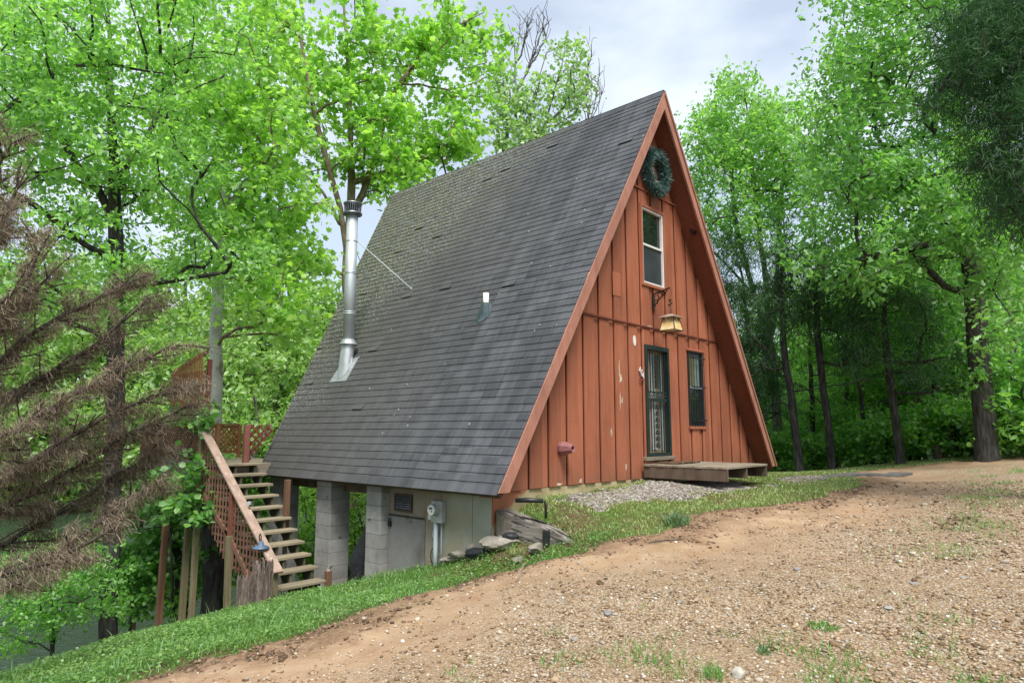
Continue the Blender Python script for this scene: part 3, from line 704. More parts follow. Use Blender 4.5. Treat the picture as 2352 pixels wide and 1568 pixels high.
def column(x0, x1, y0, y1, zb, zt, skip=0):
    col = MB().box(x0 + .012, x1 - .012, y0 + .012, y1 - .012, zb, zt).build('block_column', M_MORTAR, house)
    z = zt - .006; first = .12
    while z > zb + .05:
        hgt = first if first else .221; first = 0
        MB().box(x0, x1, y0, y1, max(z - hgt, zb), z).build('block', M_BLOCK, col, bevel=.003)
        z -= hgt + .006
    return col
column(6.69, 7.1, 8.985, 9.38, -3.0, -.62)
column(6.69, 7.09, 10.44, 10.9, -3.4, -.62)
column(6.69, 7.09, 12.2, 12.62, -3.9, -.62)
column(15.2, 15.6, 12.2, 12.6, -3.9, -.62)
column(11, 11.4, 12.2, 12.6, -3.9, -.62)
MB().add([(6.78, 9.44, -.75), (6.82, 9.5, -.75), (6.84, 9.53, -1.5), (6.6, 9.7, -2.1), (6.72, 9.6, -3.0), (6.7, 9.42, -3.0), (6.72, 9.42, -1.6)], [(0, 1, 2, 6), (6, 2, 3), (6, 3, 4, 5)]).build('dark_hanging_sheet', M_TARP, house)  # thin ragged black sheet just behind the near block column
# stovepipe
AX, AY, PZ = 7.83, 11.77, 1.36
pipe = MB().tube([(AX, AY, 1.7), (AX, AY, 4.55)], .118, 28).build('stovepipe', M_GALV, house, smooth=True); pipe['label'] = 'shiny galvanised stovepipe standing on the roof slope'
for z in (2.42, 2.46, 3.28, 3.31, 3.98):
    MB().tube([(AX, AY, z - .012), (AX, AY, z - .006), (AX, AY, z + .006), (AX, AY, z + .012)], [.118, .126, .126, .118], 28, False).build('pipe_seam', M_GALV, pipe, smooth=True)
MB().tube([(AX, AY, 1.77), (AX, AY, 1.78), (AX, AY, 1.84), (AX, AY, 1.88)], [.2, .205, .14, .13], 28).build('storm_collar', M_GALVD, pipe, smooth=True)
# sloping boot: from a wide ellipse on the slope up to the pipe
vs = []; nn = 28
for (s_, w_, sc_, dx, zz) in ((None, .0, .24, 0, 0), (None, .5, .2, 0, 0), (None, 1, .155, 0, 0)):
    for k in range(nn):
        a = 2 * PI * k / nn
        bot = np.array(RP(-1, (AX - XL) / TX - .08 + .27 * math.cos(a), AY + .16 * math.sin(a), .025)); top = np.array([AX + .14 * math.cos(a), AY + .14 * math.sin(a), 1.78])
        vs.append(tuple(bot * (1 - w_) + top * w_))
MB().add(vs, [(i * nn + k, i * nn + (k + 1) % nn, (i + 1) * nn + (k + 1) % nn, (i + 1) * nn + k) for i in range(2) for k in range(nn)]).build('pipe_boot', M_GALVD, pipe, smooth=True)
sA = (AX - XL) / TX
MB().add([RP(-1, sA - .4, AY + .3, .02), RP(-1, sA - .4, AY - .3, .02), RP(-1, sA + .2, AY - .27, .02), RP(-1, sA + .2, AY + .27, .02)] +
         [RP(-1, sA - .4, AY + .3, .014), RP(-1, sA - .4, AY - .3, .014), RP(-1, sA + .2, AY - .27, .014), RP(-1, sA + .2, AY + .27, .014)], [(0, 3, 2, 1), (0, 1, 5, 4), (1, 2, 6, 5), (2, 3, 7, 6), (3, 0, 4, 7)]).build('flashing_plate', M_GALVD, pipe)
nl = MB()
for i in range(7):
    for e in (-.27, .25):
        p = RP(-1, sA - .36 + i * .085, AY + e, .021); nl.tube([p, RP(-1, sA - .36 + i * .085, AY + e, .027)], .008, 5)
for i in range(5):
    p = RP(-1, sA - .37, AY - .22 + i * .11, .021); nl.tube([p, RP(-1, sA - .37, AY - .22 + i * .11, .027)], .008, 5)
nl.build('flashing_nails', M_CAP, pipe)
MB().tube([(AX, AY, 4.53), (AX, AY, 4.56), (AX, AY, 4.6), (AX, AY, 4.62)], [.13, .2, .2, .14], 28).build('cap_base', M_CAP, pipe, smooth=True)
MB().tube([(AX, AY, 4.6), (AX, AY, 4.8)], .11, 20).build('cap_core', M_BLACK, pipe)
for i in range(26):
    a = 2 * PI * i / 26; MB().bar((AX + .17 * math.cos(a), AY + .17 * math.sin(a), 4.63), (AX + .18 * math.cos(a), AY + .18 * math.sin(a), 4.8), .012, .014, up=(math.cos(a), math.sin(a), 0)).build('cap_fin', M_CAP, pipe)
MB().tube([(AX, AY, 4.78), (AX, AY, 4.81), (AX, AY, 4.84)], [.19, .2, .1], 28).build('cap_lid', M_CAP, pipe, smooth=True)
be = RP(-1, (8.9 - XL) / TX, 11.06, .03)
MB().tube([(AX + .1, AY - .09, 3.98), be], .011, 6).build('brace_rod', M_GALV, pipe)
MB().tube([be, RP(-1, (8.9 - XL) / TX, 11.06, .0)], .03, 8).build('brace_foot', M_GALV, pipe)
MB().tube([(AX + .1, AY + .09, 3.98), RP(-1, (8.9 - XL) / TX, 12.4, .01)], .009, 6).build('brace_rod', M_GALV, pipe)
# plumbing vent
pv = RP(-1, (8.33 - XL) / TX, 8.25, 0)
pvv = MB().tube([(pv[0], pv[1], pv[2] - .05), (pv[0], pv[1], pv[2] + .33)], .052, 16).build('vent_pipe', M_PVC, house, smooth=True)
mb = MB(); r_ = np.random.default_rng(3)
vs = [RP(-1, (8.33 - XL) / TX - .06 + .2 * math.cos(a) * (1 + .2 * r_.random()), 8.25 + .15 * math.sin(a) * (1 + .2 * r_.random()), .022) for a in [2 * PI * k / 14 for k in range(14)]] + [(pv[0] + .075 * math.cos(2 * PI * k / 14), pv[1] + .075 * math.sin(2 * PI * k / 14), pv[2] + .15) for k in range(14)]
mb.add(vs, [(k, (k + 1) % 14, 14 + (k + 1) % 14, 14 + k) for k in range(14)]).build('vent_boot', M_RUBBER, pvv)

# ================================================================== LEAF / BLADE BUILDERS
def frames(d, n):
    d = d / (np.linalg.norm(d, axis=1, keepdims=True) + 1e-9)
    n = n - d * (n * d).sum(1, keepdims=True); n = n / (np.linalg.norm(n, axis=1, keepdims=True) + 1e-9)
    return d, np.cross(n, d), n
TPL = {
 'simple': (np.array([(0, 0, 0), (.45, .27, .06), (1, 0, -.05), (.45, -.27, .06)]), np.array([(0, 3, 2), (0, 2, 1)])),
 'round': (np.array([(0, 0, 0), (.25, .36, .05), (.65, .38, .03), (1, 0, -.06), (.65, -.38, .03), (.25, -.36, .05)]), np.array([(0, 5, 4), (0, 4, 3), (0, 3, 2), (0, 2, 1)])),
 'lobed': (np.array([(.38, 0, .05), (0, 0, 0), (.08, .42, 0), (.36, .27, .03), (.6, .52, -.04), (.66, .2, .02), (1.05, 0, -.06), (.66, -.2, .02), (.6, -.52, -.04), (.36, -.27, .03), (.08, -.42, 0)]),
           np.array([(0, i, i + 1) for i in range(10, 0, -1) if i < 10] + [(0, 10, 1)])),
 'oak': (np.array([(0, 0, 0), (.3, .2, .04), (.42, .1, .02), (.68, .27, .02), (1, 0, -.05), (.68, -.27, .02), (.42, -.1, .02), (.3, -.2, .04)]), np.array([(0, 7, 6), (0, 6, 2), (0, 2, 1), (6, 5, 4), (6, 4, 2), (2, 4, 3)])),
 'strip': (np.array([(0, .035, 0), (.0, -.035, 0), (1, -.03, 0), (.95, .03, 0)]), np.array([(0, 1, 2), (0, 2, 3)])),
 'needle': (np.array([(0, .06, 0), (0, -.06, 0), (1, -.03, 0), (1, .03, 0)]), np.array([(0, 1, 2), (0, 2, 3)])),
 'spray': (np.array([(0, 0, 0), (.4, .13, .02), (1, .0, -.03), (.45, -.11, .02), (.8, .22, 0), (.75, -.24, 0)]), np.array([(0, 3, 2), (0, 2, 1), (0, 1, 4), (0, 5, 3)])),
}
def leaf_cloud(P, D, N, S, tpl):
    V, F = TPL[tpl]; d, b, n = frames(D, N)
    vs = (P[:, None] + S[:, None, None] * (V[None, :, 0:1] * d[:, None] + V[None, :, 1:2] * b[:, None] + V[None, :, 2:3] * n[:, None])).reshape(-1, 3)
    fs = (F[None] + (np.arange(len(P)) * len(V))[:, None, None]).reshape(-1, 3)
    return vs, fs
def unit(r, n):
    v = r.normal(size=(n, 3)); return v / np.linalg.norm(v, axis=1, keepdims=True)

# ================================================================== THINGS ON AND BY THE HOUSE
# wreath
wr = thing('wreath', 'dark green needle wreath hanging over the gable vent under the peak', 'wreath', (11.36, YW - .1, 4.62))
WC = np.array([11.36, YW - .12, 5.12])
MB().tube([WC + np.array([.34 * math.cos(a), 0, .38 * math.sin(a)]) for a in [2 * PI * k / 24 for k in range(25)]], .045, 6, False).build('ring', pm('dark_vine', (.01, .02, .015), (.03, .04, .03), 9), wr)
n = 5200; a = rng.random(n) * 2 * PI; ph = rng.random(n) * 2 * PI; rr = (.03 + .06 * rng.random(n)) * (.75 + .5 * np.sin(a * 9) ** 2)
cen = WC + np.c_[.34 * np.cos(a), np.zeros(n), .385 * np.sin(a)]; rad = np.c_[np.cos(a) * np.cos(ph), np.sin(ph), np.sin(a) * np.cos(ph)]
v, f = leaf_cloud(cen + rad * rr[:, None], rad * .8 + unit(rng, n) * .7 + np.array([0, 0, -.15]), unit(rng, n), .045 + .055 * rng.random(n), 'needle')
np_mesh('needles', v, f, M_NEEDLE, wr)
MB().tube([(11.35, YW - .06, 4.76), (11.36, YW - .06, 4.6), (11.34, YW - .05, 4.48)], [.02, .014, .004], 6).build('hanging_strand', M_NEEDLE, wr)

# hanging lantern
LX, LY = 11.2, 6.17
ln = thing('hanging_lantern', 'pyramid lantern with amber glass hanging from a scrolled iron bracket over the door', 'lantern', (LX, LY, 1.85))
mb = MB(); mb.box(LX + .1 - .025, LX + .1 + .025, YW - .02, YW - .001, 2.34, 2.66).bar((LX + .1, YW - .02, 2.65), (LX, LY, 2.7), .022, .022)
mb.tube([(LX + .1, YW - .02, 2.4), (LX + .08, YW - .12, 2.5), (LX + .05, YW - .26, 2.6), (LX + .02, YW - .36, 2.67)], .011, 6)
for (dy, z, r) in ((.07, 2.57, .05), (.15, 2.6, .045), (.06, 2.48, .035), (.23, 2.63, .035)):
    x = LX + .1 - dy * .23
    mb.tube([(x, YW - .02 - dy + r * math.cos(t), z + r * math.sin(t)) for t in [2 * PI * k / 12 for k in range(13)]], .007, 5, False)
mb.build('bracket', M_BLACK, ln)
mb = MB(); mb.tube([(LX, LY, 2.7), (LX + .02, LY - .02, 2.6), (LX - .02, LY, 2.5), (LX, LY, 2.42)], .006, 5)
for i in range(6):
    z = 2.43 - i * .045
    mb.tube([(LX + (.014 * math.cos(t) if i % 2 else 0), LY + (0 if i % 2 else .014 * math.cos(t)), z + .026 * math.sin(t)) for t in [2 * PI * k / 8 for k in range(9)]], .005, 4, False)
for i, (dx, dz) in enumerate(((.05, 2.46), (-.05, 2.44), (.06, 2.39), (-.07, 2.35))):
    mb.add([(LX, LY, dz), (LX + dx * .6, LY - .01, dz + .03), (LX + dx * 1.5, LY, dz + .02), (LX + dx * .7, LY + .01, dz - .015)], [(0, 1, 2, 3)])
mb.build('chain', pm('bronze_chain', (.05, .03, .02), (.12, .075, .045), 8, rough=.5, metal=.5), ln)
def frustum(mb, z0, r0, z1, r1, cap=True):
    v = [(LX + sx * r0, LY + sy * r0, z0) for sx, sy in ((-1, -1), (1, -1), (1, 1), (-1, 1))] + [(LX + sx * r1, LY + sy * r1, z1) for sx, sy in ((-1, -1), (1, -1), (1, 1), (-1, 1))]
    return mb.add(v, [(0, 1, 5, 4), (1, 2, 6, 5), (2, 3, 7, 6), (3, 0, 4, 7)] + ([(3, 2, 1, 0), (4, 5, 6, 7)] if cap else []))
frustum(frustum(MB(), 2.115, .172, 2.13, .172), 2.13, .17, 2.19, .03).build('lantern_roof', pm('pale_bronze', (.3, .25, .2), (.45, .38, .31), 6, rough=.5, metal=.3), ln)
m, nt, out = new_mat('amber_art_glass'); p = pos(nt)
n1 = noise(nt, p, 9, 4); col = ramp(nt, n1, [(.3, (.62, .4, .13)), (.55, (.68, .55, .28)), (.8, (.74, .68, .5))])
zz = nd(nt, 'ShaderNodeSeparateXYZ', {'Vector': p}).outputs['Z']
lf = math_(nt, 'MULTIPLY', maprange(nt, zz, 1.99, 2.1), maprange(nt, noise(nt, p, 22, 2), .47, .52))
col = mixc(nt, lf, col, (.12, .1, .045)); finish(nt, out, col, .25, 0, None, .5)
frustum(MB(), 1.88, .155, 2.112, .105).build('lantern_glass', m, ln)
fb = MB()
for sx, sy in ((-1, -1), (1, -1), (1, 1), (-1, 1)): fb.bar((LX + sx * .158, LY + sy * .158, 1.875), (LX + sx * .108, LY + sy * .108, 2.115), .014, .014, up=(1, 0, 0))
for (a, b) in (((-1, -1), (1, -1)), ((1, -1), (1, 1)), ((1, 1), (-1, 1)), ((-1, 1), (-1, -1))): fb.bar((LX + a[0] * .158, LY + a[1] * .158, 1.872), (LX + b[0] * .158, LY + b[1] * .158, 1.872), .016, .016)
fb.build('lantern_bars', pm('bronze', (.1, .07, .05), (.2, .14, .1), 8, rough=.5, metal=.4), ln)

# pink vent hood on the siding
pk = thing('vent_hood', 'small faded pink tapered hood sticking out of the siding low on the wall', 'vent', (8.38, YW, -.28))
mb = MB(); n6 = 8; vs = []
for (yy, r) in ((YW - .001, .11), (YW - .06, .115), (YW - .24, .06), (YW - .235, .04), (YW - .16, .035)):
    for k in range(n6):
        a = 2 * PI * (k + .5) / n6; vs.append((8.36 + r * math.cos(a), yy, -.27 + r * math.sin(a)))
mb.add(vs, [(i * n6 + k, i * n6 + (k + 1) % n6, (i + 1) * n6 + (k + 1) % n6, (i + 1) * n6 + k) for i in range(4) for k in range(n6)])
mb.build('hood', pm('faded_pink_paint', (.2, .08, .08), (.32, .14, .135), 6, rough=.6), pk)
MB().tube([(8.36, YW - .02, -.27), (8.36, YW - .2, -.27)], .02, 8).build('nozzle', M_BLACK, pk)
# spotlight on the soffit
sp = thing('spotlight', 'small black spotlight on the right-hand soffit', 'light', (12.95, 6.4, 3.3))
ps = np.array([12.62, 6.42, 4.22])
MB().tube([ps, ps + np.array([.0, -.03, -.06]), ps + np.array([-.01, -.1, -.1])], [.03, .03, .045], 10).build('lamp_head', M_BLACK, sp)
MB().tube([ps + np.array([.04, 0, .04]), ps], .012, 6).build('stem', M_BLACK, sp)

# entry platform and mat
PX0, PX1, PY0, PY1, PT = 10.74, 12.4, 4.96, 6.565, -.6
pf = thing('entry_platform', 'low weathered wooden platform in front of the door', 'platform', (11.6, 5.7, -1.0))
nb = 11; bw = (PY1 - PY0) / nb
for i in range(nb):
    MB().box(PX0 - .03 + rng.random() * .02, PX1 + .02 + rng.random() * .02, PY0 + i * bw + .004, PY0 + (i + 1) * bw - .004, PT - .038, PT + rng.random() * .004).build('plank', M_PLAT, pf, bevel=.005)
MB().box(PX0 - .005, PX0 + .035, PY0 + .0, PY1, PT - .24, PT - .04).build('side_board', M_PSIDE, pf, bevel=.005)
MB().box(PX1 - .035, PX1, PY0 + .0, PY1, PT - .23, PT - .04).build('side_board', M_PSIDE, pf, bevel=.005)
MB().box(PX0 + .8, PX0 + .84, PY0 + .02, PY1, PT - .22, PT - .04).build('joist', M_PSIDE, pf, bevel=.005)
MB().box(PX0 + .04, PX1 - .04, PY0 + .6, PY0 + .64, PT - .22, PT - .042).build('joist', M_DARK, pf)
dm = thing('doormat', 'brown coir doormat curling on the platform before the door', 'doormat', (11.4, 6.3, PT))
mb = MB(); nx, ny = 14, 6; vs = []
for l in (0, 1):
    for j in range(ny + 1):
        for i in range(nx + 1):
            x = 10.98 + .9 * i / nx; y = 6.02 + .45 * j / ny
            vs.append((x, y, PT + .008 + (.02 if l == 0 else 0) + .018 * math.sin(i * .9) ** 2 * (1 - j / ny)))
k = (nx + 1) * (ny + 1)
fs = [(j * (nx + 1) + i, j * (nx + 1) + i + 1, (j + 1) * (nx + 1) + i + 1, (j + 1) * (nx + 1) + i) for j in range(ny) for i in range(nx)]
fs += [tuple(q + k for q in reversed(f_)) for f_ in fs]
fs += [(i + 1, i, i + k, i + 1 + k) for i in range(nx)] + [((nx + 1) * i, (nx + 1) * (i + 1), (nx + 1) * (i + 1) + k, (nx + 1) * i + k) for i in range(ny)]
mb.add(vs, fs).build('mat', M_COIR, dm)

# electric meter
em = thing('electric_meter', 'grey electric meter box with round glass meter and conduit on the basement wall', 'electric meter', (XW - .05, 7.7, -1.9))
MY = 7.69
MB().box(XW - .11, XW - .012, MY - .12, MY + .11, -1.35, -1.03).build('meter_box', M_GREYBOX, em, bevel=.008)
MB().tube([(XW - .11, MY, -1.155), (XW - .125, MY, -1.155), (XW - .127, MY, -1.155), (XW - .205, MY, -1.155)], [.1, .1, .084, .08], 28).build('meter_ring', pm('clear_meter_cover', (.3, .33, .32), (.4, .43, .42), 6, rough=.15, bmp=0, spec=.6), em)
MB().tube([(XW - .206, MY, -1.155), (XW - .214, MY, -1.155)], [.079, .073], 28).build('meter_face', M_WHITE, em)
MB().box(XW - .2155, XW - .2145, MY - .035, MY + .03, -1.145, -1.12).box(XW - .2155, XW - .2145, MY - .035, MY - .01, -1.185, -1.165).build('meter_display', M_BLACK, em)
MB().tube([(XW - .07, MY + .04, -1.35), (XW - .07, MY + .04, -2.25)], .034, 14).build('conduit', M_CONDUIT, em, smooth=True)
MB().tube([(XW - .045, MY - .06, -1.35), (XW - .045, MY - .06, -2.05)], .014, 10).build('conduit', M_CONDUIT, em, smooth=True)
MB().box(XW - .055, XW - .005, MY + .17, MY + .25, -1.33, -1.25).build('junction_box', M_WHITE, em, bevel=.004)
MB().tube([(XW - .03, MY + .17, -1.29), (XW - .06, MY + .1, -1.29)], .018, 8).build('connector', M_GREYBOX, em)
MB().box(XW - .04, XW - .002, MY + .09, MY + .16, -1.58, -1.48).build('junction_box', M_CONDUIT, em, bevel=.004)
MB().tube([(XW - .025, MY + .12 + .08 * math.sin(t), -1.85 + .12 * math.cos(t)) for t in [2 * PI * i / 18 for i in range(30)]], .006, 5).build('cable_loop', M_BLACK, em)

# rough stone builder
def stone(name, label, c, r, seed, mat, rot=0., flat=0., group=None, cat='rock'):
    bm = bmesh.new(); bmesh.ops.create_icosphere(bm, subdivisions=3, radius=1)
    q = np.random.default_rng(seed); ax = unit(q, 9); of = .35 + .5 * q.random(9)
    from mathutils import noise as mn
    for v in bm.verts:
        p = np.array(v.co)
        for a_, o_ in zip(ax, of):
            d = p @ a_ - (o_ + .25)
            if d > 0: p = p - a_ * d
        k = 1 + .14 * mn.noise(Vector(p) * 2.3 + Vector((seed, 0, 0))) + (.3 if mat is M_TARP else .06) * mn.noise(Vector(p) * (3.5 if mat is M_TARP else 7) + Vector((seed, 3, 0)))
        p = p * k; v.co = Vector((p[0] * r[0], p[1] * r[1], p[2] * r[2]))
    bmesh.ops.rotate(bm, verts=bm.verts, cent=(0, 0, 0), matrix=Matrix.Rotation(rot, 3, 'Z'))
    me = bpy.data.meshes.new(name); bm.to_mesh(me); bm.free(); me.materials.append(mat)
    me.polygons.foreach_set('use_smooth', [mat is not M_STONE] * len(me.polygons)); o = link(name, me, None, c); return tag(o, label, cat, group)
def onroad(u, v, z0=-1.5):
    r = ray(u, v); t = z0 / r[2]
    for _ in range(30):
        p = r * t; z = float(road_z(p[0], p[1])[0]) if float(road_sd(p[:1], p[1:2])[0]) > 0 else h1(p[0], p[1]); t += (z / r[2] - t) * .5
    return r * t
def onground(u, v, z0=-1.5): return onroad(u, v, z0)
for (u, v, r, rot, m_, lab) in [
    (1160, 1240, (.36, .17, .1), -.75, M_STONE, 'large rounded limestone rock between the tarp and the timber'),
    (1190, 1224, (.3, .11, .09), -.8, M_STONE, 'long flat-topped pale rock resting behind the large limestone rock'),
    (1098, 1252, (.17, .12, .09), -.6, M_STONE, 'small tan peaked rock left of the large limestone rock'),
    (1072, 1264, (.28, .12, .06), -.7, M_STONE, 'low flat slab rock in the grass by the meter'),
    (1044, 1274, (.22, .1, .05), -.8, M_STONE, 'leftmost low rock at the foot of the meter conduit'),
    (1232, 1252, (.16, .1, .07), .2, M_STONE, 'small cream rock at the foot of the black post end'),
    (1195, 1272, (.2, .09, .03), .3, M_STONE, 'thin white stone half sunk in grass below the rocks')]:
    p = onground(u, v + 12); stone('rock', lab, (p[0], p[1], p[2] + r[2] * .45), r, int(u), m_, rot, group='rocks by the basement wall')
for (u, v, r, rot, m_, lab) in [
    (1696, 1552, (.075, .055, .05), .2, pm('white_stone', (.36, .33, .27), (.58, .55, .48), 6, rough=.9, bmp=.5), 'white stone on the gravel at the bottom edge of the picture'),
    (1395, 1408, (.1, .045, .02), .6, M_STONE2, 'flat brown stone lying on the gravel near the clay rut'),
    (1378, 1337, (.12, .05, .012), .7, pm('damp_clod', (.07, .045, .02), (.13, .085, .04), 9), 'dark damp clod in the wheel rut'),
    (1830, 1310, (.05, .04, .03), 1.2, M_STONE2, 'small brown stone in the middle of the gravel'),
    (2100, 1340, (.08, .06, .012), .2, M_STONE2, 'flat grey stone on the right part of the gravel'),
    (2210, 1325, (.07, .05, .012), .9, M_STONE2, 'flat bluish stone near the right edge of the gravel'),
    (1560, 1385, (.05, .035, .02), .4, M_STONE, 'small pale stone left of the weed patch in the gravel'),
    (1320, 1470, (.05, .04, .02), .4, M_STONE2, 'small grey stone on the gravel toward the lower left'),
    (2040, 1395, (.07, .05, .012), .4, M_STONE2, 'thin grey slate chip on the gravel below the right weeds')]:
    r = tuple(q_ * .75 for q_ in r); p = onroad(u, v); stone('stone', lab, (p[0], p[1], p[2] + r[2] * .5), r, int(u + v), m_, rot, group='loose stones on the driveway')

# retaining timber with the black pump handle beside it
tm = thing('retaining_timber', 'cracked grey railroad tie sloping down from the corner of the house', 'timber', (7.05, 5.9, -1.4))
a, b = np.array([7.02, 6.6, -1.22]), np.array([7.06, 5.22, -1.5])
mb = MB(); nseg = 16; vs = []
q = np.random.default_rng(5)
for i in range(nseg + 1):
    p = a + (b - a) * i / nseg; w = .125 - .03 * max(0, (i - 11) / 5) ; hh = .13 - .05 * max(0, (i - 10) / 6)
    for sx, sz in ((-1, -1.6), (-1, 0), (-1, 1), (-.4, 1), (.3, 1), (1, 1), (1, -1.6)):
        vs.append((p[0] + sx * w + q.normal() * .004, p[1], p[2] + sz * hh + q.normal() * .005))
k = 7
fs = [(i * k + j, i * k + (j + 1) % k, (i + 1) * k + (j + 1) % k, (i + 1) * k + j) for i in range(nseg) for j in range(k)] + [tuple(range(k))[::-1], tuple(range(nseg * k, nseg * k + k))]
mb.add(vs, fs).build('tie', M_TIE, tm)
ck = np.random.default_rng(15)
for i in range(16):
    t0 = ck.random() * .8; t1 = t0 + .12 + .16 * ck.random(); xo = ck.uniform(-.1, .1)
    p0_, p1_ = a + (b - a) * t0, a + (b - a) * t1
    hh_ = lambda t: .13 - .05 * max(0, (t * 16 - 10) / 6)
    MB().bar(p0_ + np.array([xo, 0, hh_(t0) + .002]), p1_ + np.array([xo + ck.normal() * .008, 0, hh_(t1) + .002]), .006, .01).build('crack', M_DARK, tm)
for i in range(9):
    t0 = ck.random() * .7; t1 = t0 + .1 + .2 * ck.random(); zo = ck.uniform(-.15, .1); p0_, p1_ = a + (b - a) * t0, a + (b - a) * t1
    MB().bar(p0_ + np.array([-.126, 0, zo]), p1_ + np.array([-.126, 0, zo]), .008, .006).build('crack', M_DARK, tm)
MB().prism([(6.9, 6.42, -1.2), (6.9, 6.58, -1.12), (6.9, 6.58, -1.8), (6.9, 6.42, -1.8)], (-.03, 0, 0)).build('end_stake', M_WOOD, tm)
hd = thing('pump_handle', 'bent black metal handle rising from a black post end by the timber', 'handle', (6.97, 5.75, -1.5))
MB().tube([(7.08, 5.86, -1.16), (7.08, 5.86, -.99), (7.07, 5.87, -.945), (7.03, 5.9, -.93)], .018, 8).build('rod', M_BLACK, hd, smooth=True)
MB().tube([(7.05, 5.88, -.93), (6.94, 6.05, -.925), (6.85, 6.2, -.93)], [.026, .034, .03], 8).build('grip', M_BLACK, hd, smooth=True)
MB().box(6.86, 6.925, 5.66, 5.74, -1.75, -1.28).build('post_end', M_BLACK, hd, bevel=.004)
tp = thing('plastic_bag', 'crumpled black plastic heaped in the corner behind the rocks', 'bag', (6.7, 6.4, -1.5))
for i, (x, y, z, r) in enumerate(((6.8, 6.5, -1.5, (.1, .16, .1)), (6.78, 6.76, -1.7, (.08, .26, .1)), (6.86, 6.3, -1.42, (.07, .12, .06)))):
    o = stone('fold', 'x', (0, 0, 0), r, 60 + i, M_TARP, .4 * i); del o['label'], o['category']
    o.parent = tp; o.location = (x - 6.7, y - 6.4, z + 1.5)

# ------------------------------------------------------------------ stairs
SX0, SX1 = 5.33, 6.24
st = thing('staircase', 'weathered open-tread wooden stairs climbing beside the cabin to the deck', 'stairs', (5.8, 10.8, -2.5))
NT = 11; y0_, y1_, za_, zb_ = 9.86, 12.2, -2.4, -.6
for i in range(NT):
    t = i / (NT - 1); y = y0_ + (y1_ - y0_) * t; z = za_ + (zb_ - za_) * t
    MB().box(SX0 - .02, SX1 + .03, y - .04 + rng.random() * .02, y + .23, z - .042, z + rng.random() * .006).build('tread', M_TREAD, st, bevel=.006)
M_STRG = pm('dark_stringer', (.045, .045, .03), (.12, .115, .075), 3, rough=.9)
for x in (SX0 + .04, SX1 - .1, (SX0 + SX1) / 2 - .02):
    mb = MB(); pl = []
    dy = (y1_ - y0_) / (NT - 1); dz = (zb_ - za_) / (NT - 1)
    for i in range(NT):
        y = y0_ + dy * i; z = za_ + dz * i
        pl += [(y, z - .044 - dz * .98 if i else z - .3), (y, z - .044)]
    pl += [(y1_ + .2, zb_ - .044), (y1_ + .2, zb_ - .4), (y0_ + .2, za_ - .35)]
    mb.add([(x, y, z) for y, z in pl] + [(x + .04, y, z) for y, z in pl], [])
    n = len(pl)
    # sawtooth stringer as quads between nose line and lower line
    low = lambda y: za_ - .36 + (y - y0_) * (zb_ - za_) / (y1_ - y0_)
    mb = MB()
    for i in range(NT):
        y = y0_ + dy * i; z = za_ + dz * i - .046
        mb.prism([(x, y, low(y)), (x, y + dy * .999, low(y + dy)), (x, y + dy * .999, z), (x, y, z)], (.04, 0, 0))
    mb.build('stringer', M_STRG, st)
RAy, RAz, RBy, RBz = 9.42, -2.07, 12.52, .19
RX = 5.2
MB().bar((RX, RAy, RAz), (RX, RBy, RBz), .15, .042).build('hand_rail', M_RAIL, st, bevel=.006)
MB().box(RX - .05, RX + .04, 9.5, 9.59, -2.75, -2.06).build('post', M_POST, st, bevel=.005)
MB().box(RX - .045, RX + .045, 10.98, 11.07, -2.4, -.98).build('post', M_DKRED, st, bevel=.005)
MB().box(RX - .045, RX + .045, 12.3, 12.39, -3.5, .06).build('post', M_POST, st, bevel=.005)
MB().bar((RX - .05, 10.9, -2.95), (RX - .04, 11.0, -1.7), .09, .09, up=(1, 0, 0)).build('post', M_POST, st, bevel=.005)
MB().box(6.2, 6.29, 11.1, 11.19, -1.85, -.86).build('post', M_CEDARP, st, bevel=.006)
MB().box(6.215, 6.275, 11.11, 11.18, -3.0, -1.85).build('post', M_WOOD, st, bevel=.006)
MB().bar((RX, 9.9, -2.6), (RX, 11.2, -1.62), .035, .09).build('lower_rail', M_LATT, st)
MB().bar((RX, 11.1, -1.72), (RX, 12.45, -.95), .035, .09).build('lower_rail', M_LATT, st)
MB().bar((RX - .02, 9.55, -2.5), (RX - .02, 9.75, -2.1), .03, .05).build('brace', M_DKRED, st)
def rail_z(y): return RAz + (RBz - RAz) * (y - RAy) / (RBy - RAy)
yy = 9.72
while yy < 12.42:                                   # upright lattice slats
    t_ = rail_z(yy) - .03; b_ = t_ - (.55 + .75 * ss(9.6, 11.3, yy)); 
    MB().box(RX - .014, RX - .004, yy, yy + .034, b_, t_).build('lattice_slat', M_LATT, st); yy += .115
zz_ = -2.55
while zz_ < .12:                                    # level lattice slats
    ya = RAy + (zz_ + .05 - RAz) / (RBz - RAz) * (RBy - RAy); ya = max(ya, 9.7)
    ye = 12.42
    for yq in np.arange(ya, 12.42, .03):
        if rail_z(yq) - .03 - (.55 + .75 * float(ss(9.6, 11.3, yq))) > zz_: ye = yq; break
    if ye - ya > .1: MB().box(RX + .0, RX + .01, ya, ye, zz_, zz_ + .034).build('lattice_slat', M_LATT, st)
    zz_ += .115
MB().tube([(RX + .03, 10.5, -1.17), (RX + .03, 10.5, -1.12)], .03, 8).build('rail_lamp_stub', M_CONDUIT, st)
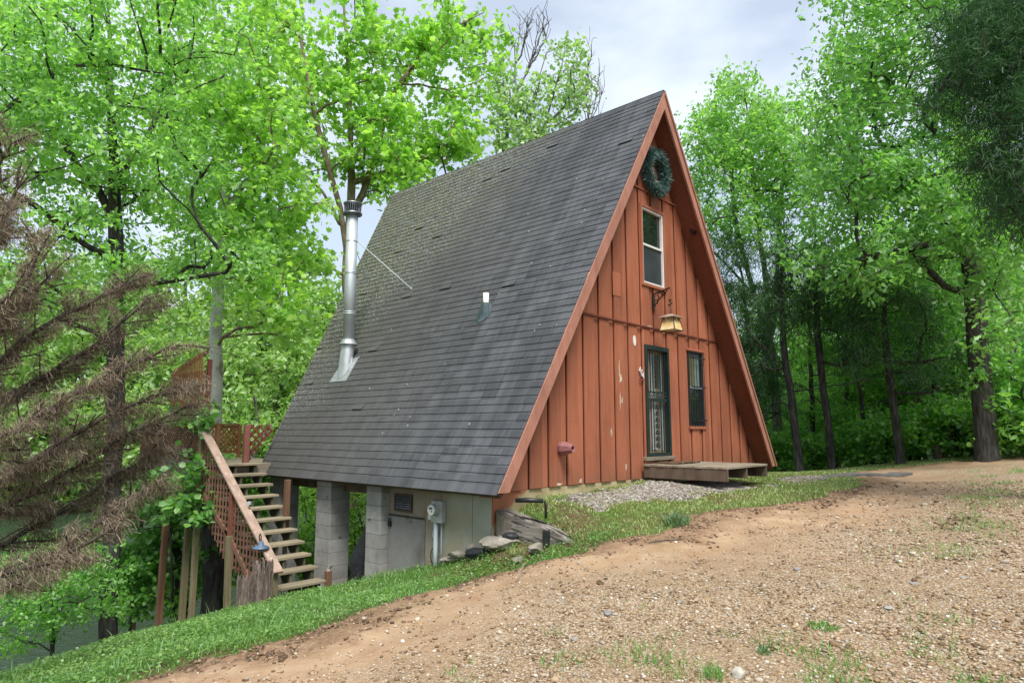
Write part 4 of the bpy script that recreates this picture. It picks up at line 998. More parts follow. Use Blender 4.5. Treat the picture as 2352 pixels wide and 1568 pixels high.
# blue barn lamp
bl = thing('barn_lamp', 'small blue enamel lamp on a gooseneck fixed to the stair rail', 'lamp', (RX - .05, 9.85, -1.9))
MB().tube([(RX - .03, 9.95, -1.72), (RX - .06, 9.95, -1.6), (RX - .07, 9.9, -1.55), (RX - .08, 9.85, -1.58), (RX - .08, 9.84, -1.68)], .009, 6).build('gooseneck', M_BLACK, bl)
M_BLUE = pm('blue_enamel', (.06, .1, .16), (.11, .17, .25), 5, rough=.35, bmp=.02, spec=.5)
MB().tube([(RX - .08, 9.84, -1.65), (RX - .08, 9.84, -1.71), (RX - .08, 9.84, -1.735), (RX - .08, 9.84, -1.75), (RX - .08, 9.84, -1.765)], [.03, .045, .11, .125, .12], 20).build('shade', M_BLUE, bl, smooth=True)
# short marker post by the middle column
sp_ = thing('short_post', 'short brown post with a pale cap before the middle block column', 'post', (6.42, 10.0, -2.7))
MB().box(6.37, 6.46, 9.96, 10.05, -3.0, -2.3).build('shaft', M_CEDARP, sp_, bevel=.004)
MB().tube([(6.415, 10.0, -2.3), (6.415, 10.0, -2.26), (6.44, 9.97, -2.2)], [.04, .03, .035], 8).build('cap', M_STONE, sp_)

# stump
smp = thing('tree_stump', 'tall rotten grey stump with jagged top by the foot of the stairs', 'stump', (4.72, 9.2, -2.5))
def stump(cx, cy, z0, z1, r, seed, nm):
    q = np.random.default_rng(seed); n = 40; lv = 14; vs = []
    ang = [2 * PI * k / n for k in range(n)]; lob = q.random(n) * .18; top = [z1 - .22 * q.random() * (1 if k % 3 else .2) for k in range(n)]
    fl = np.array([math.sin(3 * a + 1) * .09 + math.sin(7 * a) * .07 + math.sin(13 * a + 2) * .05 for a in ang]) + lob
    for i in range(lv + 1):
        for k, a in enumerate(ang):
            z = z0 + (top[k] - z0) * i / lv; rr_ = r * (1.18 - .25 * (i / lv) ** .6 + fl[k] + .03 * q.normal())
            vs.append((cx + rr_ * math.cos(a), cy + rr_ * math.sin(a), z))
    c = len(vs); vs += [(cx + .55 * r * math.cos(a), cy + .55 * r * math.sin(a), z1 - .22) for a in ang]; vs.append((cx, cy, z1 - .4))
    fs = [(i * n + k, i * n + (k + 1) % n, (i + 1) * n + (k + 1) % n, (i + 1) * n + k) for i in range(lv) for k in range(n)]
    fs += [(lv * n + k, lv * n + (k + 1) % n, c + (k + 1) % n, c + k) for k in range(n)] + [(c + k, c + (k + 1) % n, c + n) for k in range(n)]
    MB().add(vs, fs).build(nm, M_STUMP, smp)
stump(4.86, 9.25, -2.75, -1.8, .125, 3, 'trunk')
stump(4.6, 9.22, -2.75, -1.95, .1, 8, 'side_stem')

# ------------------------------------------------------------------ deck behind the stairs
dk = thing('deck', 'raised wooden deck with lattice railings at the back of the cabin', 'deck', (5.8, 13.4, -3.4))
DZ = -.62
for i in range(22):
    y = 12.44 + i * .142
    if y > 15.4: break
    MB().box(RX + .02, 7.6, y, y + .136, DZ - .035, DZ).build('floor_board', M_TREAD, dk, bevel=.004)
MB().box(RX - .0, 7.6, 12.4, 12.438, DZ - .24, DZ).build('rim_board', M_WOOD, dk)
MB().box(RX - .02, RX + .019, 12.44, 15.45, DZ - .24, DZ + .02).build('rim_board', M_POST, dk)
for (x, y, m_, w_) in ((5.22, 12.75, M_POST, .1), (5.0, 13.2, M_CEDARP, .1), (5.25, 15.2, M_POST, .1), (7.0, 15.2, M_POST, .1)):
    MB().bar((x - (.02 if y < 13 else 0.02), y - .0, h1(x, y) - .3), (x, y, DZ - .25), w_, w_, up=(1, 0, 0)).build('post', m_, dk, bevel=.006)
def lattice(P0, ux, L, z0, z1, step, mat, parent, nrm, clip=None):
    """diagonal slats in the upright panel P0 + t*ux (t 0..L), z0..z1"""
    ux = np.array(ux, float); h = z1 - z0; nrm = np.array(nrm, float)
    for dirn, off in ((1, .0), (-1, .012)):
        t = -h if dirn > 0 else 0.
        while t < (L if dirn > 0 else L + h):
            p, q = (t, z0), (t + h * dirn, z1)
            a, b = 0., 1.
            d = q[0] - p[0]
            for lim, sgn in ((0, 1), (L, -1)):
                tt = (lim - p[0]) / d
                if d * sgn > 0: a = max(a, tt)
                else: b = min(b, tt)
            if clip:                               # clip(t, z) -> inside?
                ks = np.linspace(a, b, 25); ok = [k_ for k_ in ks if clip(p[0] + d * k_, z0 + h * k_)]
                if ok: a, b = min(ok), max(ok)
                else: a, b = 1, 0
            if b - a > .06:
                A = np.array(P0) + ux * (p[0] + d * a); B = np.array(P0) + ux * (p[0] + d * b); A[2] = z0 + h * a; B[2] = z0 + h * b
                MB().bar(A + nrm * off, B + nrm * off, .038, .009, up=nrm).build('lattice_slat', mat, parent)
            t += step
M_LATT2 = pm('orange_lattice_stain', (.23, .1, .04), (.38, .19, .08), 3, rough=.85, bmp=.2, rnd=.18)
# far railing (runs along X)
RY = 15.35
MB().box(RX, 7.3, RY - .06, RY + .06, .13, .17).build('top_rail', M_LATT2, dk, bevel=.004)
MB().box(RX, 7.3, RY - .03, RY + .0, .06, .125).build('rail_apron', M_LATT2, dk)
MB().box(RX, 7.3, RY - .04, RY + .0, -.5, -.44).build('bottom_rail', M_LATT2, dk)
lattice((RX, RY - .02, 0), (1, 0, 0), 2.1, -.46, .08, .115, M_LATT2, dk, (0, -1, 0))
for x in (5.3, 6.75, 7.25): MB().box(x, x + .08, RY - .09, RY - .042, DZ, .13).build('baluster_post', M_LATT2, dk)
# left railing (runs along Y)
MB().box(RX - .06, RX + .06, 12.5, RY, .1, .14).build('top_rail', M_WOOD, dk, bevel=.004)
lattice((RX, 12.5, 0), (0, 1, 0), RY - 12.5, -.52, .06, .1, M_LATT, dk, (-1, 0, 0))
MB().box(RX - .03, RX + .03, 12.45, RY, -.6, -.53).build('bottom_rail', M_WOOD, dk)
# post and triangular lattice against the roof edge
MB().box(6.05, 6.15, 12.44, 12.54, DZ, .12).build('newel_post', paint_mat('faded_red_post', (.24, .09, .07), .8, (6, 6, 2), .6), dk, bevel=.006)
lattice((6.15, 12.62, 0), (1, 0, 0), .55, DZ + .02, .12, .16, M_DKRED, dk, (0, -1, 0), clip=lambda t, z: t < .05 + .62 * (z - DZ) / (.74))
MB().bar((6.2, 12.66, DZ + .0), (6.68, 12.66, .13), .05, .04).build('slanted_trim', M_WOOD, dk)
# slatted privacy screen above the left railing
ps_ = thing('privacy_screen', 'tall brown slatted screen with slanted top standing on the deck', 'screen', (5.2, 13.0, .1))
M_SCREENW = pm('brown_screen_slats', (.17, .1, .055), (.27, .165, .095), 3, rough=.85, bmp=.2, rnd=.18)
PSX = 5.16
top = lambda y: 1.5 - (y - 12.3) * .22
for i in range(26):
    y = 12.3 + i * .072
    b = np.array([PSX, y - .16, .42]); t = np.array([PSX, y + .2, 0.]); t[2] = top(min(y + .2, 13.9))
    if t[1] > 13.85: 
        k = (13.85 - b[1]) / (t[1] - b[1]); t = b + (t - b) * k
    if b[1] < 12.28: 
        k = (12.28 - b[1]) / (t[1] - b[1]); b = b + (t - b) * k
    if t[2] - b[2] > .05: MB().bar(b, t, .012, .036, up=(0, 1, 0)).build('slat', M_LATT2, ps_)
MB().box(PSX + .012, PSX + .04, 12.27, 13.85, .42, .5).build('back_rail', M_LATT, ps_)
MB().prism([(PSX + .012, 12.27, 1.4), (PSX + .012, 13.85, 1.06), (PSX + .012, 13.85, 1.14), (PSX + .012, 12.27, 1.48)], (.02, 0, 0)).build('back_rail', M_LATT, ps_)
for y in (12.27, 13.8): MB().box(PSX + .042, PSX + .11, y, y + .07, .1, 1.3 if y < 13 else 1.1).build('screen_post', M_DKRED, ps_)
MB().box(PSX + .008, PSX + .011, 12.3, 13.83, .45, 1.1).build('backing', pm('dark_brown_backing', (.07, .03, .018), (.12, .055, .03), 4), ps_)

# slab and post at the far side of the drive
pS = onground(1985, 1096, -.95)
sb = thing('paving_slab', 'long dark flat slab lying at the far edge of the gravel', 'slab', (pS[0], pS[1], pS[2]))
vs = []; q = np.random.default_rng(9)
A_, B_ = onground(1880, 1096, -.95), onground(2085, 1090, -.9)
mb = MB(); d_ = (B_ - A_) / np.linalg.norm(B_ - A_); w_ = np.array([-d_[1], d_[0], 0])
for i in range(13):
    p = A_ + (B_ - A_) * i / 12; ww = .28 * (1 - .5 * (i == 12)) + q.normal() * .02
    for s_ in (-1, 1):
        x, y = p[0] + w_[0] * s_ * ww, p[1] + w_[1] * s_ * ww
        for dz in (.0, .05): vs.append((x, y, float(road_z(x, y)[0]) + dz + .002))
fs = []
for i in range(12):
    a, b = i * 4, i * 4 + 4
    fs += [(a + 1, b + 1, b + 3, a + 3), (a, b, b + 1, a + 1), (a + 2, a + 3, b + 3, b + 2)]
fs += [(0, 1, 3, 2), (48, 50, 51, 49)]
mb.add(vs, fs).build('slab_top', pm('worn_asphalt', (.09, .085, .08), (.17, .16, .155), 7, rough=.9, bmp=.5), sb)
pp = onground(2157, 1056, -.7)
o_ = thing('marker_post', 'short round wooden post at the edge of the wood', 'post', (pp[0], pp[1], pp[2]))
MB().tube([(pp[0], pp[1], pp[2] - .1), (pp[0], pp[1], pp[2] + .38)], [.1, .09], 12).build('shaft', pm('olive_post', (.06, .055, .03), (.14, .12, .08), 4, (6, 6, 1)), o_)
pp = onground(2141, 1057, -.7)
o_ = thing('utility_pail', 'dented pale metal pail lying beside the marker post', 'pail', (pp[0], pp[1], pp[2]))
MB().tube([pp + np.array([0, 0, .0]), pp + np.array([0, 0, .02]), pp + np.array([0, 0, .2]), pp + np.array([0, 0, .205])], [.09, .1, .13, .12], 16).build('pail_body', pm('pale_zinc', (.34, .4, .4), (.5, .56, .56), 6, rough=.5, metal=.3), o_)

# ================================================================== TREES
def bark(name, a, b, c=None, stretch=(3, 3, .7), bmp=.8, sc=5, spots=None):
    return pm(name, a, b, sc, stretch, rough=.95, bmp=bmp, bscale=14, bdist=.03, c3=c, rnd=.1, spots=spots, spec=.15)
B_DARK = bark('dark_furrowed_bark', (.018, .017, .015), (.066, .063, .056), (.14, .137, .125))
B_GREY = bark('grey_lichen_bark', (.05, .045, .038), (.14, .13, .115), (.25, .25, .225))
B_SYC = bark('pale_sycamore_bark', (.3, .3, .27), (.52, .53, .49), (.62, .62, .58), (1, 1, .5), .25, 3, ((.22, .2, .15), 4, .6))
B_SYCB = bark('tan_sycamore_limb', (.12, .085, .055), (.24, .19, .13), (.36, .32, .25), (2, 2, .7), .5)
B_DEAD = bark('dead_cedar_bark', (.03, .024, .02), (.085, .068, .055), (.15, .12, .1))
L_SYC = leafm('sycamore_leaf', (0.119, 0.266, 0.040), (0.238, 0.478, 0.071), (0.427, 0.674, 0.100), .5)
L_ELM = leafm('elm_leaf', (0.095, 0.251, 0.045), (0.190, 0.424, 0.076), (0.346, 0.628, 0.111), .48)
L_OAK = leafm('oak_leaf', (0.070, 0.209, 0.037), (0.139, 0.348, 0.062), (0.265, 0.501, 0.089), .48)
L_OAK2 = leafm('young_oak_leaf', (0.091, 0.232, 0.043), (0.182, 0.409, 0.077), (0.334, 0.571, 0.107), .5)
L_POP = leafm('poplar_leaf', (0.113, 0.239, 0.053), (0.213, 0.402, 0.088), (0.376, 0.564, 0.151), .45, .12)
L_CED = leafm('cedar_spray', (0.018, 0.071, 0.017), (0.039, 0.121, 0.029), (0.083, 0.186, 0.045), .25, .04)
L_UND = leafm('understory_leaf', (0.064, 0.208, 0.029), (0.144, 0.384, 0.054), (0.304, 0.592, 0.084), .48)
L_MUL = leafm('broad_shrub_leaf', (0.057, 0.184, 0.037), (0.127, 0.322, 0.064), (0.265, 0.494, 0.099), .42, .04, .5)
L_FAR = leafm('far_bank_leaf', (0.119, 0.245, 0.050), (0.213, 0.384, 0.078), (0.332, 0.501, 0.130), .45)
L_DEAD = leafm('dead_cedar_needles', (.064, .048, .03), (.158, .12, .078), (.34, .275, .19), .15, .03, tcol=(1, .9, .8))

class Skel:
    """branching skeleton: a trunk plus branches that reach out to every leaf cluster"""
    def __init__(s): s.p = []; s.par = []; s.paths = []; s.tr = []
    def chain(s, pts, parent=-1, trunk=False):
        idx = [parent] if parent >= 0 else []
        for q in pts:
            s.p.append(np.array(q, float)); s.par.append(idx[-1] if idx else -1); s.tr.append(trunk); idx.append(len(s.p) - 1)
        s.paths.append((idx, trunk)); return idx
def resample(pts, step, r=None, wob=0.):
    pts = [np.array(p, float) for p in pts]; out = [pts[0]]
    # Catmull-Rom through the points
    for i in range(len(pts) - 1):
        p0, p1, p2, p3 = pts[max(i - 1, 0)], pts[i], pts[i + 1], pts[min(i + 2, len(pts) - 1)]
        n = max(1, int(np.linalg.norm(p2 - p1) / step))
        for k in range(1, n + 1):
            t = k / n
            q = .5 * (2 * p1 + (p2 - p0) * t + (2 * p0 - 5 * p1 + 4 * p2 - p3) * t * t + (3 * p1 - p0 - 3 * p2 + p3) * t ** 3)
            if r is not None and wob: q = q + r.normal(0, wob, 3)
            out.append(q)
    return out
def grow(r, stems, clusters, free_h=.25, up=.6, step=.45):
    """stems: list of polylines (first is the trunk; later ones start at their nearest trunk node)"""
    S = Skel()
    for i, pl in enumerate(stems):
        pl = resample(pl, step, r, .012)
        if i == 0: S.chain(pl, -1, True)
        else:
            A = np.array(S.p); j = int(np.argmin(((A - pl[0]) ** 2).sum(1))); S.chain(pl[1:], j, True)
    z0 = S.p[0][2]; zt = max(q[2] for q in S.p)
    A = np.array(S.p); ok = A[:, 2] > z0 + free_h * (zt - z0)
    cl = np.array(clusters); d0 = np.array([np.sqrt(((A[ok] - c) ** 2).sum(1)).min() for c in cl]); tips = []
    for ci in np.argsort(d0):
        c = cl[ci]; A = np.array(S.p); n0 = len(ok)
        okk = np.ones(len(A), bool); okk[:n0] = ok
        dv = c - A; d = np.sqrt((dv ** 2).sum(1)); cost = d + up * np.maximum(0, A[:, 2] - c[2] + .15 * d) + np.where(okk, 0, 99)
        j = int(np.argmin(cost)); a = S.p[j]; L = d[j]
        pj = S.par[j]; dirp = (a - S.p[pj]) / (np.linalg.norm(a - S.p[pj]) + 1e-9) if pj >= 0 else np.array([0, 0, 1.])
        mid = a + (c - a) * .45 + dirp * L * .16 + r.normal(0, .06 * L, 3) + np.array([0, 0, .05 * L])
        n = max(2, int(L / step) + 1); pts = []
        for k in range(1, n + 1):
            t = k / n; q = (1 - t) ** 2 * a + 2 * t * (1 - t) * mid + t * t * c
            if k < n: q = q + r.normal(0, .025, 3)
            pts.append(q)
        S.chain(pts, j); tips.append(len(S.p) - 1)
    return S, tips
def build_skel(S, tips, r_tip, r_base, parent, mat, mat_trunk, expo=.46):
    n = len(S.p); w = np.zeros(n); 
    for t in tips: w[t] += 1
    for i in range(n - 1, 0, -1):
        if S.par[i] >= 0: w[S.par[i]] += w[i]
    w = np.maximum(w, .6); rad = r_tip * w ** expo
    k = r_base / rad[0]; 
    tr = np.array(S.tr)
    rad = np.where(tr, rad * k, np.minimum(rad * min(k, 1.6), r_base * .45))
    mt = MB(); mi = []
    for idx, trunk in S.paths:
        if len(idx) < 2: continue
        rr = [rad[i] for i in idx]
        if idx[0] != 0: rr[0] = min(rr[0], rr[1] * 1.25)
        if trunk and idx[0] == 0:                     # root flare
            z = S.p[0][2]; rr = [q * (1 + .28 * math.exp(-(S.p[i][2] - z) / .3)) for q, i in zip(rr, idx)]
        big = rr[0] > .05
        n0 = len(mt.f); mt.tube([S.p[i] for i in idx], rr, 10 if trunk and big else (6 if big else 4), False)
        mi += [0 if trunk else 1] * (len(mt.f) - n0)
    o = mt.build('trunk', mat_trunk, parent, smooth=True); o.data.materials.append(mat); o.data.polygons.foreach_set('material_index', mi)
def leaves(r, centers, per, rad, size, tpl, flat=.7, droop=.25, dens=None, twigs=7):
    """leaves set along short twigs round every cluster centre"""
    n = len(centers) * per; C = np.repeat(np.array(centers), per, 0)
    R_ = np.repeat(np.array(rad) if hasattr(rad, '__len__') else np.full(len(centers), rad), per)
    tw = unit(r, len(centers) * twigs); tw[:, 2] = tw[:, 2] * flat + .12
    ti = np.repeat(np.arange(len(centers)), per) * twigs + r.integers(0, twigs, n)
    T = tw[ti]; t = (.15 + .95 * r.random(n) ** .8)
    P = C + T * (t * R_)[:, None] + r.normal(0, .14, (n, 3)) * R_[:, None]
    D = T * .5 + unit(r, n) * .8 + np.array([0, 0, -droop]); N = unit(r, n) * .75 + np.array([0, 0, .8])
    return leaf_cloud(P, D, N, size * (.65 + .7 * r.random(n)), tpl)
def ell(r, specs, d, sd, N, low=None):
    """cluster centres: photo-space ellipses (u, v, ru, rv, weight[, d]) given real distances"""
    w = np.array([s[4] for s in specs], float); w /= w.sum(); out = []
    while len(out) < N:
        s = specs[r.choice(len(specs), p=w)]; a = r.random() * 2 * PI; q = math.sqrt(r.random())
        dd = (s[5] if len(s) > 5 else d) + r.uniform(-sd, sd)
        out.append(at(s[0] + s[2] * q * math.cos(a), s[1] + s[3] * q * math.sin(a), dd))
    # relax so that clusters do not sit on each other
    out = np.array(out); keep = []
    for c in out:
        if not keep or np.sqrt(((np.array(keep) - c) ** 2).sum(1)).min() > .28: keep.append(c)
    return np.array(keep)
def tree(name, label, cat, seed, stems, specs, d, sd, N, per, crad, lsize, tpl, lmat, bmat, tmat, r_base, r_tip=.008, group=None, free_h=.2, up=.6, flat=.7, droop=.25, extra=None):
    r = np.random.default_rng(seed)
    base = np.array(stems[0][0], float); t = thing(name, label, cat, base, group)
    cl = ell(r, specs, d, sd, N)
    if extra is not None: cl = np.r_[cl, extra]
    S, tips = grow(r, stems, cl, free_h, up)
    build_skel(S, tips, r_tip, r_base, t, bmat, tmat)
    v, f = leaves(r, cl, per, crad * (.7 + .6 * r.random(len(cl))), lsize, tpl, flat, droop)
    np_mesh('crown', v, f, lmat, t)
    return t
def col_(u, v, d, drop=0.):
    p = at(u, v, d); p[2] = h1(p[0], p[1]) - .15 - drop; return p
def stem(d, *uv, base=True):
    pts = [at(u, v, d) for u, v in uv]
    if base: pts = [col_(uv[0][0], uv[0][1], d)] + pts[1:]
    return pts

# left: dark-trunked elm leaning over the bank
tree('elm_tree', 'broad green tree with a straight dark trunk at the far left by the water', 'tree', 11,
     [stem(13.2, (250, 1460), (256, 1250), (264, 1000), (267, 800), (265, 600), (262, 430), (255, 250), (250, 60), (245, -120)),
      [at(266, 620, 13.2), at(190, 560, 13.0), at(90, 480, 12.6), at(0, 420, 12.3)],
      [at(266, 690, 13.2), at(330, 655, 13.0), at(440, 640, 12.6), at(520, 625, 12.4)],
      [at(263, 480, 13.2), at(180, 380, 13.4), at(90, 240, 13.6)],
      [at(262, 420, 13.2), at(330, 330, 13.5), at(390, 180, 13.8)]],
     [(250, 100, 300, 240, 3), (120, 330, 200, 240, 2.4), (300, 430, 230, 230, 2.4), (420, 590, 190, 90, 1.2), (150, 640, 190, 110, 1.3), (90, 120, 150, 200, 1.2)], 13.2, 2.3, 205, 150, .58, .105, 'simple', L_ELM, B_DARK, B_DARK, .135, r_tip=.011, flat=.4)
# pale sycamore trunk behind the deck
tree('sycamore_tree', 'pale-barked sycamore with a white trunk rising behind the deck', 'tree', 12,
     [stem(17.5, (495, 1250), (496, 1000), (497, 800), (503, 640), (515, 500), (517, 380), (510, 270), (500, 100), (480, -100)),
      [at(515, 480, 17.5), at(560, 420, 17.3), at(640, 380, 17)], [at(512, 300, 17.5), at(440, 180, 17.6), at(400, 20, 18)]],
     [(500, 120, 170, 230, 3), (560, 380, 150, 200, 2.2), (430, 330, 130, 190, 1.4), (600, 560, 110, 150, 1.4), (640, 700, 80, 80, .7)], 17.3, 2.0, 150, 95, .85, .15, 'lobed', L_SYC, B_SYCB, B_SYC, .145, r_tip=.011, flat=.5)
# the big bright sycamore behind the roof
tree('sycamore_tree', 'large bright green sycamore with many tan limbs rising behind the roof', 'tree', 13,
     [stem(21.6, (810, 1050), (806, 800), (800, 640), (806, 500), (808, 420), (806, 330), (800, 180), (790, 20), (780, -140)),
      [at(800, 620, 21.6), at(780, 480, 21.3), at(745, 350, 20.8), at(715, 220, 20.5), at(690, 90, 20.2)],
      [at(806, 500, 21.6), at(850, 400, 21.8), at(905, 220, 22.0), at(1010, 90, 22.2), at(1110, 30, 22.5)],
      [at(800, 640, 21.6), at(720, 590, 21.1), at(640, 570, 20.6)],
      [at(790, 540, 21.6), at(740, 440, 21.1), at(640, 360, 20.6)],
      [at(806, 420, 21.6), at(900, 390, 21.4), at(1000, 350, 21.3)]],
     [(820, 90, 270, 180, 3.2), (970, 220, 170, 180, 2.2), (700, 280, 150, 120, 1.3), (920, 380, 150, 80, .9), (1080, 60, 90, 80, .6), (690, 500, 60, 45, .3), (650, 610, 90, 40, .45), (1050, 300, 70, 90, .6)],
     21.6, 1.6, 165, 80, .85, .195, 'lobed', L_SYC, B_SYCB, B_SYCB, .2, r_tip=.013, flat=.55)
# poplars beyond the ridge
tree('poplar_tree', 'slender pale green poplar showing above the middle of the ridge', 'tree', 14,
     [stem(30, (1225, 700), (1228, 400), (1240, 320), (1265, 240), (1290, 150), (1300, 90)), [at(1236, 340, 30), at(1215, 280, 30), at(1255, 120, 30)], [at(1250, 290, 30), at(1310, 230, 30.5), at(1345, 160, 30.5)]],
     [(1295, 180, 45, 90, 1.4), (1250, 260, 75, 80, 2), (1320, 220, 35, 80, .8), (1215, 310, 60, 50, 1)], 30, 2, 110, 26, .6, .17, 'round', L_POP, B_GREY, B_GREY, .11)
tree('poplar_tree', 'pale green poplar just right of the big sycamore, half hidden by the ridge', 'tree', 15,
     [stem(29, (1160, 800), (1155, 400), (1165, 320), (1160, 230), (1150, 130))],
     [(1165, 270, 45, 100, 2), (1150, 200, 30, 80, 1), (1190, 320, 50, 40, .8)], 29, 1.5, 75, 28, .6, .17, 'round', L_POP, B_GREY, B_GREY, .1)
def bare(name, label, seed, d, base, tops, r0):
    r = np.random.default_rng(seed); b = col_(base[0], 900, d); t = thing(name, label, 'tree', b); S = Skel()
    tr = S.chain(resample([b, at(base[0], base[1] + 120, d), at(base[0], base[1], d)], .5), -1, True); tips = []
    cl = []
    for (u, v) in tops:
        c = at(u, v, d + r.uniform(-.5, .5)); A = np.array(S.p); j = int(np.argmin(np.sqrt(((A - c) ** 2).sum(1)) + 2. * np.abs(A[:, 2] - (c[2] - 2.2))))
        a = S.p[j]; mid = a + (c - a) * .5 + np.array([0, 0, -.1]) + (c - a) * np.array([.25, .25, 0]); pts = [(1 - q) ** 2 * a + 2 * q * (1 - q) * mid + q * q * c + r.normal(0, .03, 3) for q in np.linspace(.12, 1, 8)]
        S.chain(pts, j); tips.append(len(S.p) - 1)
    for _ in range(len(tops) * 9):
        j = int(r.integers(len(tr) + 4, len(S.p))); a = S.p[j]; c = a + unit(r, 1)[0] * np.array([.5, .5, .2]) + np.array([0, 0, .3 + .4 * r.random()])
        S.chain([a + (c - a) * .5 + r.normal(0, .03, 3), c], j); tips.append(len(S.p) - 1)
    build_skel(S, tips, .011, r0, t, B_GREY, B_GREY); return t
bare('bare_tree', 'leafless dead tree with two forked tops against the sky above the ridge', 21, 31, (1200, 330), [(1180, 80), (1195, 45), (1215, 60), (1225, 110), (1170, 130), (1212, 30), (1240, 50), (1250, 40), (1262, 60), (1236, 90)], .1)
bare('bare_tree', 'leafless twiggy treetop right of the poplar on the ridge line', 22, 31, (1355, 330), [(1345, 150), (1360, 170), (1372, 190), (1340, 200), (1385, 195), (1352, 140), (1335, 215), (1378, 230)], .08)

# right: woodland behind the drive
tree('oak_tree', 'large oak with a thick grey trunk at the right edge of the drive', 'tree', 31,
     [stem(19, (2268, 1045), (2258, 920), (2246, 800), (2236, 680), (2224, 560), (2214, 440), (2206, 330), (2198, 200), (2185, 60), (2170, -80)),
      [at(2236, 690, 19), at(2170, 655, 18.6), at(2110, 600, 18.2), at(2060, 540, 18)],
      [at(2225, 590, 19), at(2150, 470, 18.5), at(2130, 390, 18.2)],
      [at(2224, 540, 19), at(2090, 570, 18), at(1960, 600, 17.2)],
      [at(2210, 400, 19), at(2290, 330, 19), at(2350, 260, 19)]],
     [(2080, 200, 210, 250, 3), (1960, 300, 100, 200, 1.6), (2120, 480, 200, 110, 1.6), (2260, 480, 120, 160, 1.2), (2000, 600, 160, 70, .9), (2080, -60, 200, 120, 1), (2290, 720, 100, 90, .6)],
     18.6, 2.6, 330, 120, .8, .145, 'oak', L_OAK, B_DARK, B_DARK, .225)
tree('oak_tree', 'many-stemmed grey oak right behind the cabin with a lighter crown', 'tree', 32,
     [stem(25, (1790, 1060), (1780, 900), (1765, 780), (1735, 680), (1705, 580), (1690, 500), (1680, 400)),
      [at(1762, 770, 25), at(1760, 650, 25), at(1745, 540, 25.2), at(1730, 420, 25.4), at(1720, 280, 25.4)],
      [at(1770, 790, 25), at(1785, 650, 25), at(1790, 520, 25), at(1800, 380, 25)],
      [at(1735, 680, 25), at(1680, 620, 24.6), at(1620, 560, 24.4)]],
     [(1700, 300, 100, 110, 2.2), (1820, 320, 90, 110, 1.8), (1640, 330, 60, 80, .9), (1680, 470, 110, 100, 1.5), (1820, 480, 110, 120, 1.5), (1690, 210, 25, 45, .35)],
     25, 2.3, 240, 90, .8, .17, 'oak', L_OAK2, B_GREY, B_GREY, .16)
tree('cedar_tree', 'cedar trunk with dead grey limbs, first trunk right of the cabin', 'tree', 33,
     [stem(20, (1838, 1078), (1826, 980), (1815, 900), (1806, 840), (1800, 780), (1795, 700), (1790, 600)),
      [at(1806, 840, 20), at(1770, 810, 19.7), at(1735, 790, 19.6), at(1716, 778, 19.6)], [at(1808, 850, 20), at(1785, 850, 20), at(1760, 800, 20.2), at(1748, 790, 20.2)],
      [at(1815, 880, 20), at(1870, 890, 19.5), at(1950, 880, 19), at(2000, 870, 19)]],
     [(1780, 690, 90, 90, 1.6), (1740, 900, 50, 100, 1.2), (1820, 560, 70, 80, 1)], 20.5, 1.3, 44, 260, .6, .15, 'needle', L_CED, B_GREY, B_DARK, .11, up=.2, droop=.6)
tree('cedar_tree', 'slim leaning cedar, second trunk right of the cabin', 'tree', 34,
     [stem(20.5, (1912, 1076), (1903, 980), (1893, 900), (1884, 830), (1878, 760), (1874, 660)),
      [at(1896, 920, 20.5), at(1850, 890, 20), at(1820, 880, 20)], [at(1888, 860, 20.5), at(1930, 840, 20), at(1990, 800, 20)]],
     [(1880, 680, 90, 70, 1.4), (1930, 780, 70, 50, .6)], 20.8, 1.3, 32, 260, .6, .15, 'needle', L_CED, B_DARK, B_DARK, .1, up=.2, droop=.6)
tree('cedar_tree', 'dark cedar, third trunk right of the cabin, in the middle of the wood', 'tree', 35,
     [stem(20, (2067, 1056), (2058, 970), (2048, 900), (2040, 830), (2033, 760), (2028, 660)),
      [at(2050, 920, 20), at(2110, 905, 19.5), at(2150, 900, 19)], [at(2045, 860, 20), at(2110, 830, 19.6), at(2170, 820, 19)]],
     [(2040, 720, 120, 90, 1.5), (2120, 850, 90, 50, .7), (1980, 820, 60, 40, .4)], 20.3, 1.5, 42, 260, .62, .15, 'needle', L_CED, B_DARK, B_DARK, .1, up=.2, droop=.6)
tree('hickory_tree', 'thin straight tree between the third trunk and the oak', 'tree', 36,
     [stem(24, (2160, 1050), (2150, 900), (2140, 780), (2130, 640), (2120, 500))],
     [(2130, 640, 130, 110, 1.5), (2200, 800, 90, 90, 1), (2060, 760, 80, 80, .7)], 24, 2, 85, 110, .8, .15, 'simple', L_OAK, B_DARK, B_DARK, .09)
tree('hickory_tree', 'thin bending sapling trunk between the second and third trunks', 'tree', 37,
     [stem(23, (2010, 1066), (1990, 990), (1975, 900), (1962, 820), (1950, 700))],
     [(1950, 780, 90, 90, 1.5), (1980, 650, 100, 80, 1)], 23, 1.6, 60, 110, .75, .14, 'simple', L_UND, B_DARK, B_DARK, .06)
tree('cedar_tree', 'dark bushy cedar close behind the right eave of the cabin', 'tree', 39,
     [stem(23, (1745, 1065), (1738, 950), (1728, 850), (1715, 740), (1705, 640))],
     [(1715, 740, 60, 110, 1.4), (1735, 900, 55, 120, 1.6), (1680, 620, 50, 80, .7)], 23.5, 1.3, 70, 300, .65, .16, 'needle', L_CED, B_DARK, B_DARK, .09, up=.2, droop=.6)
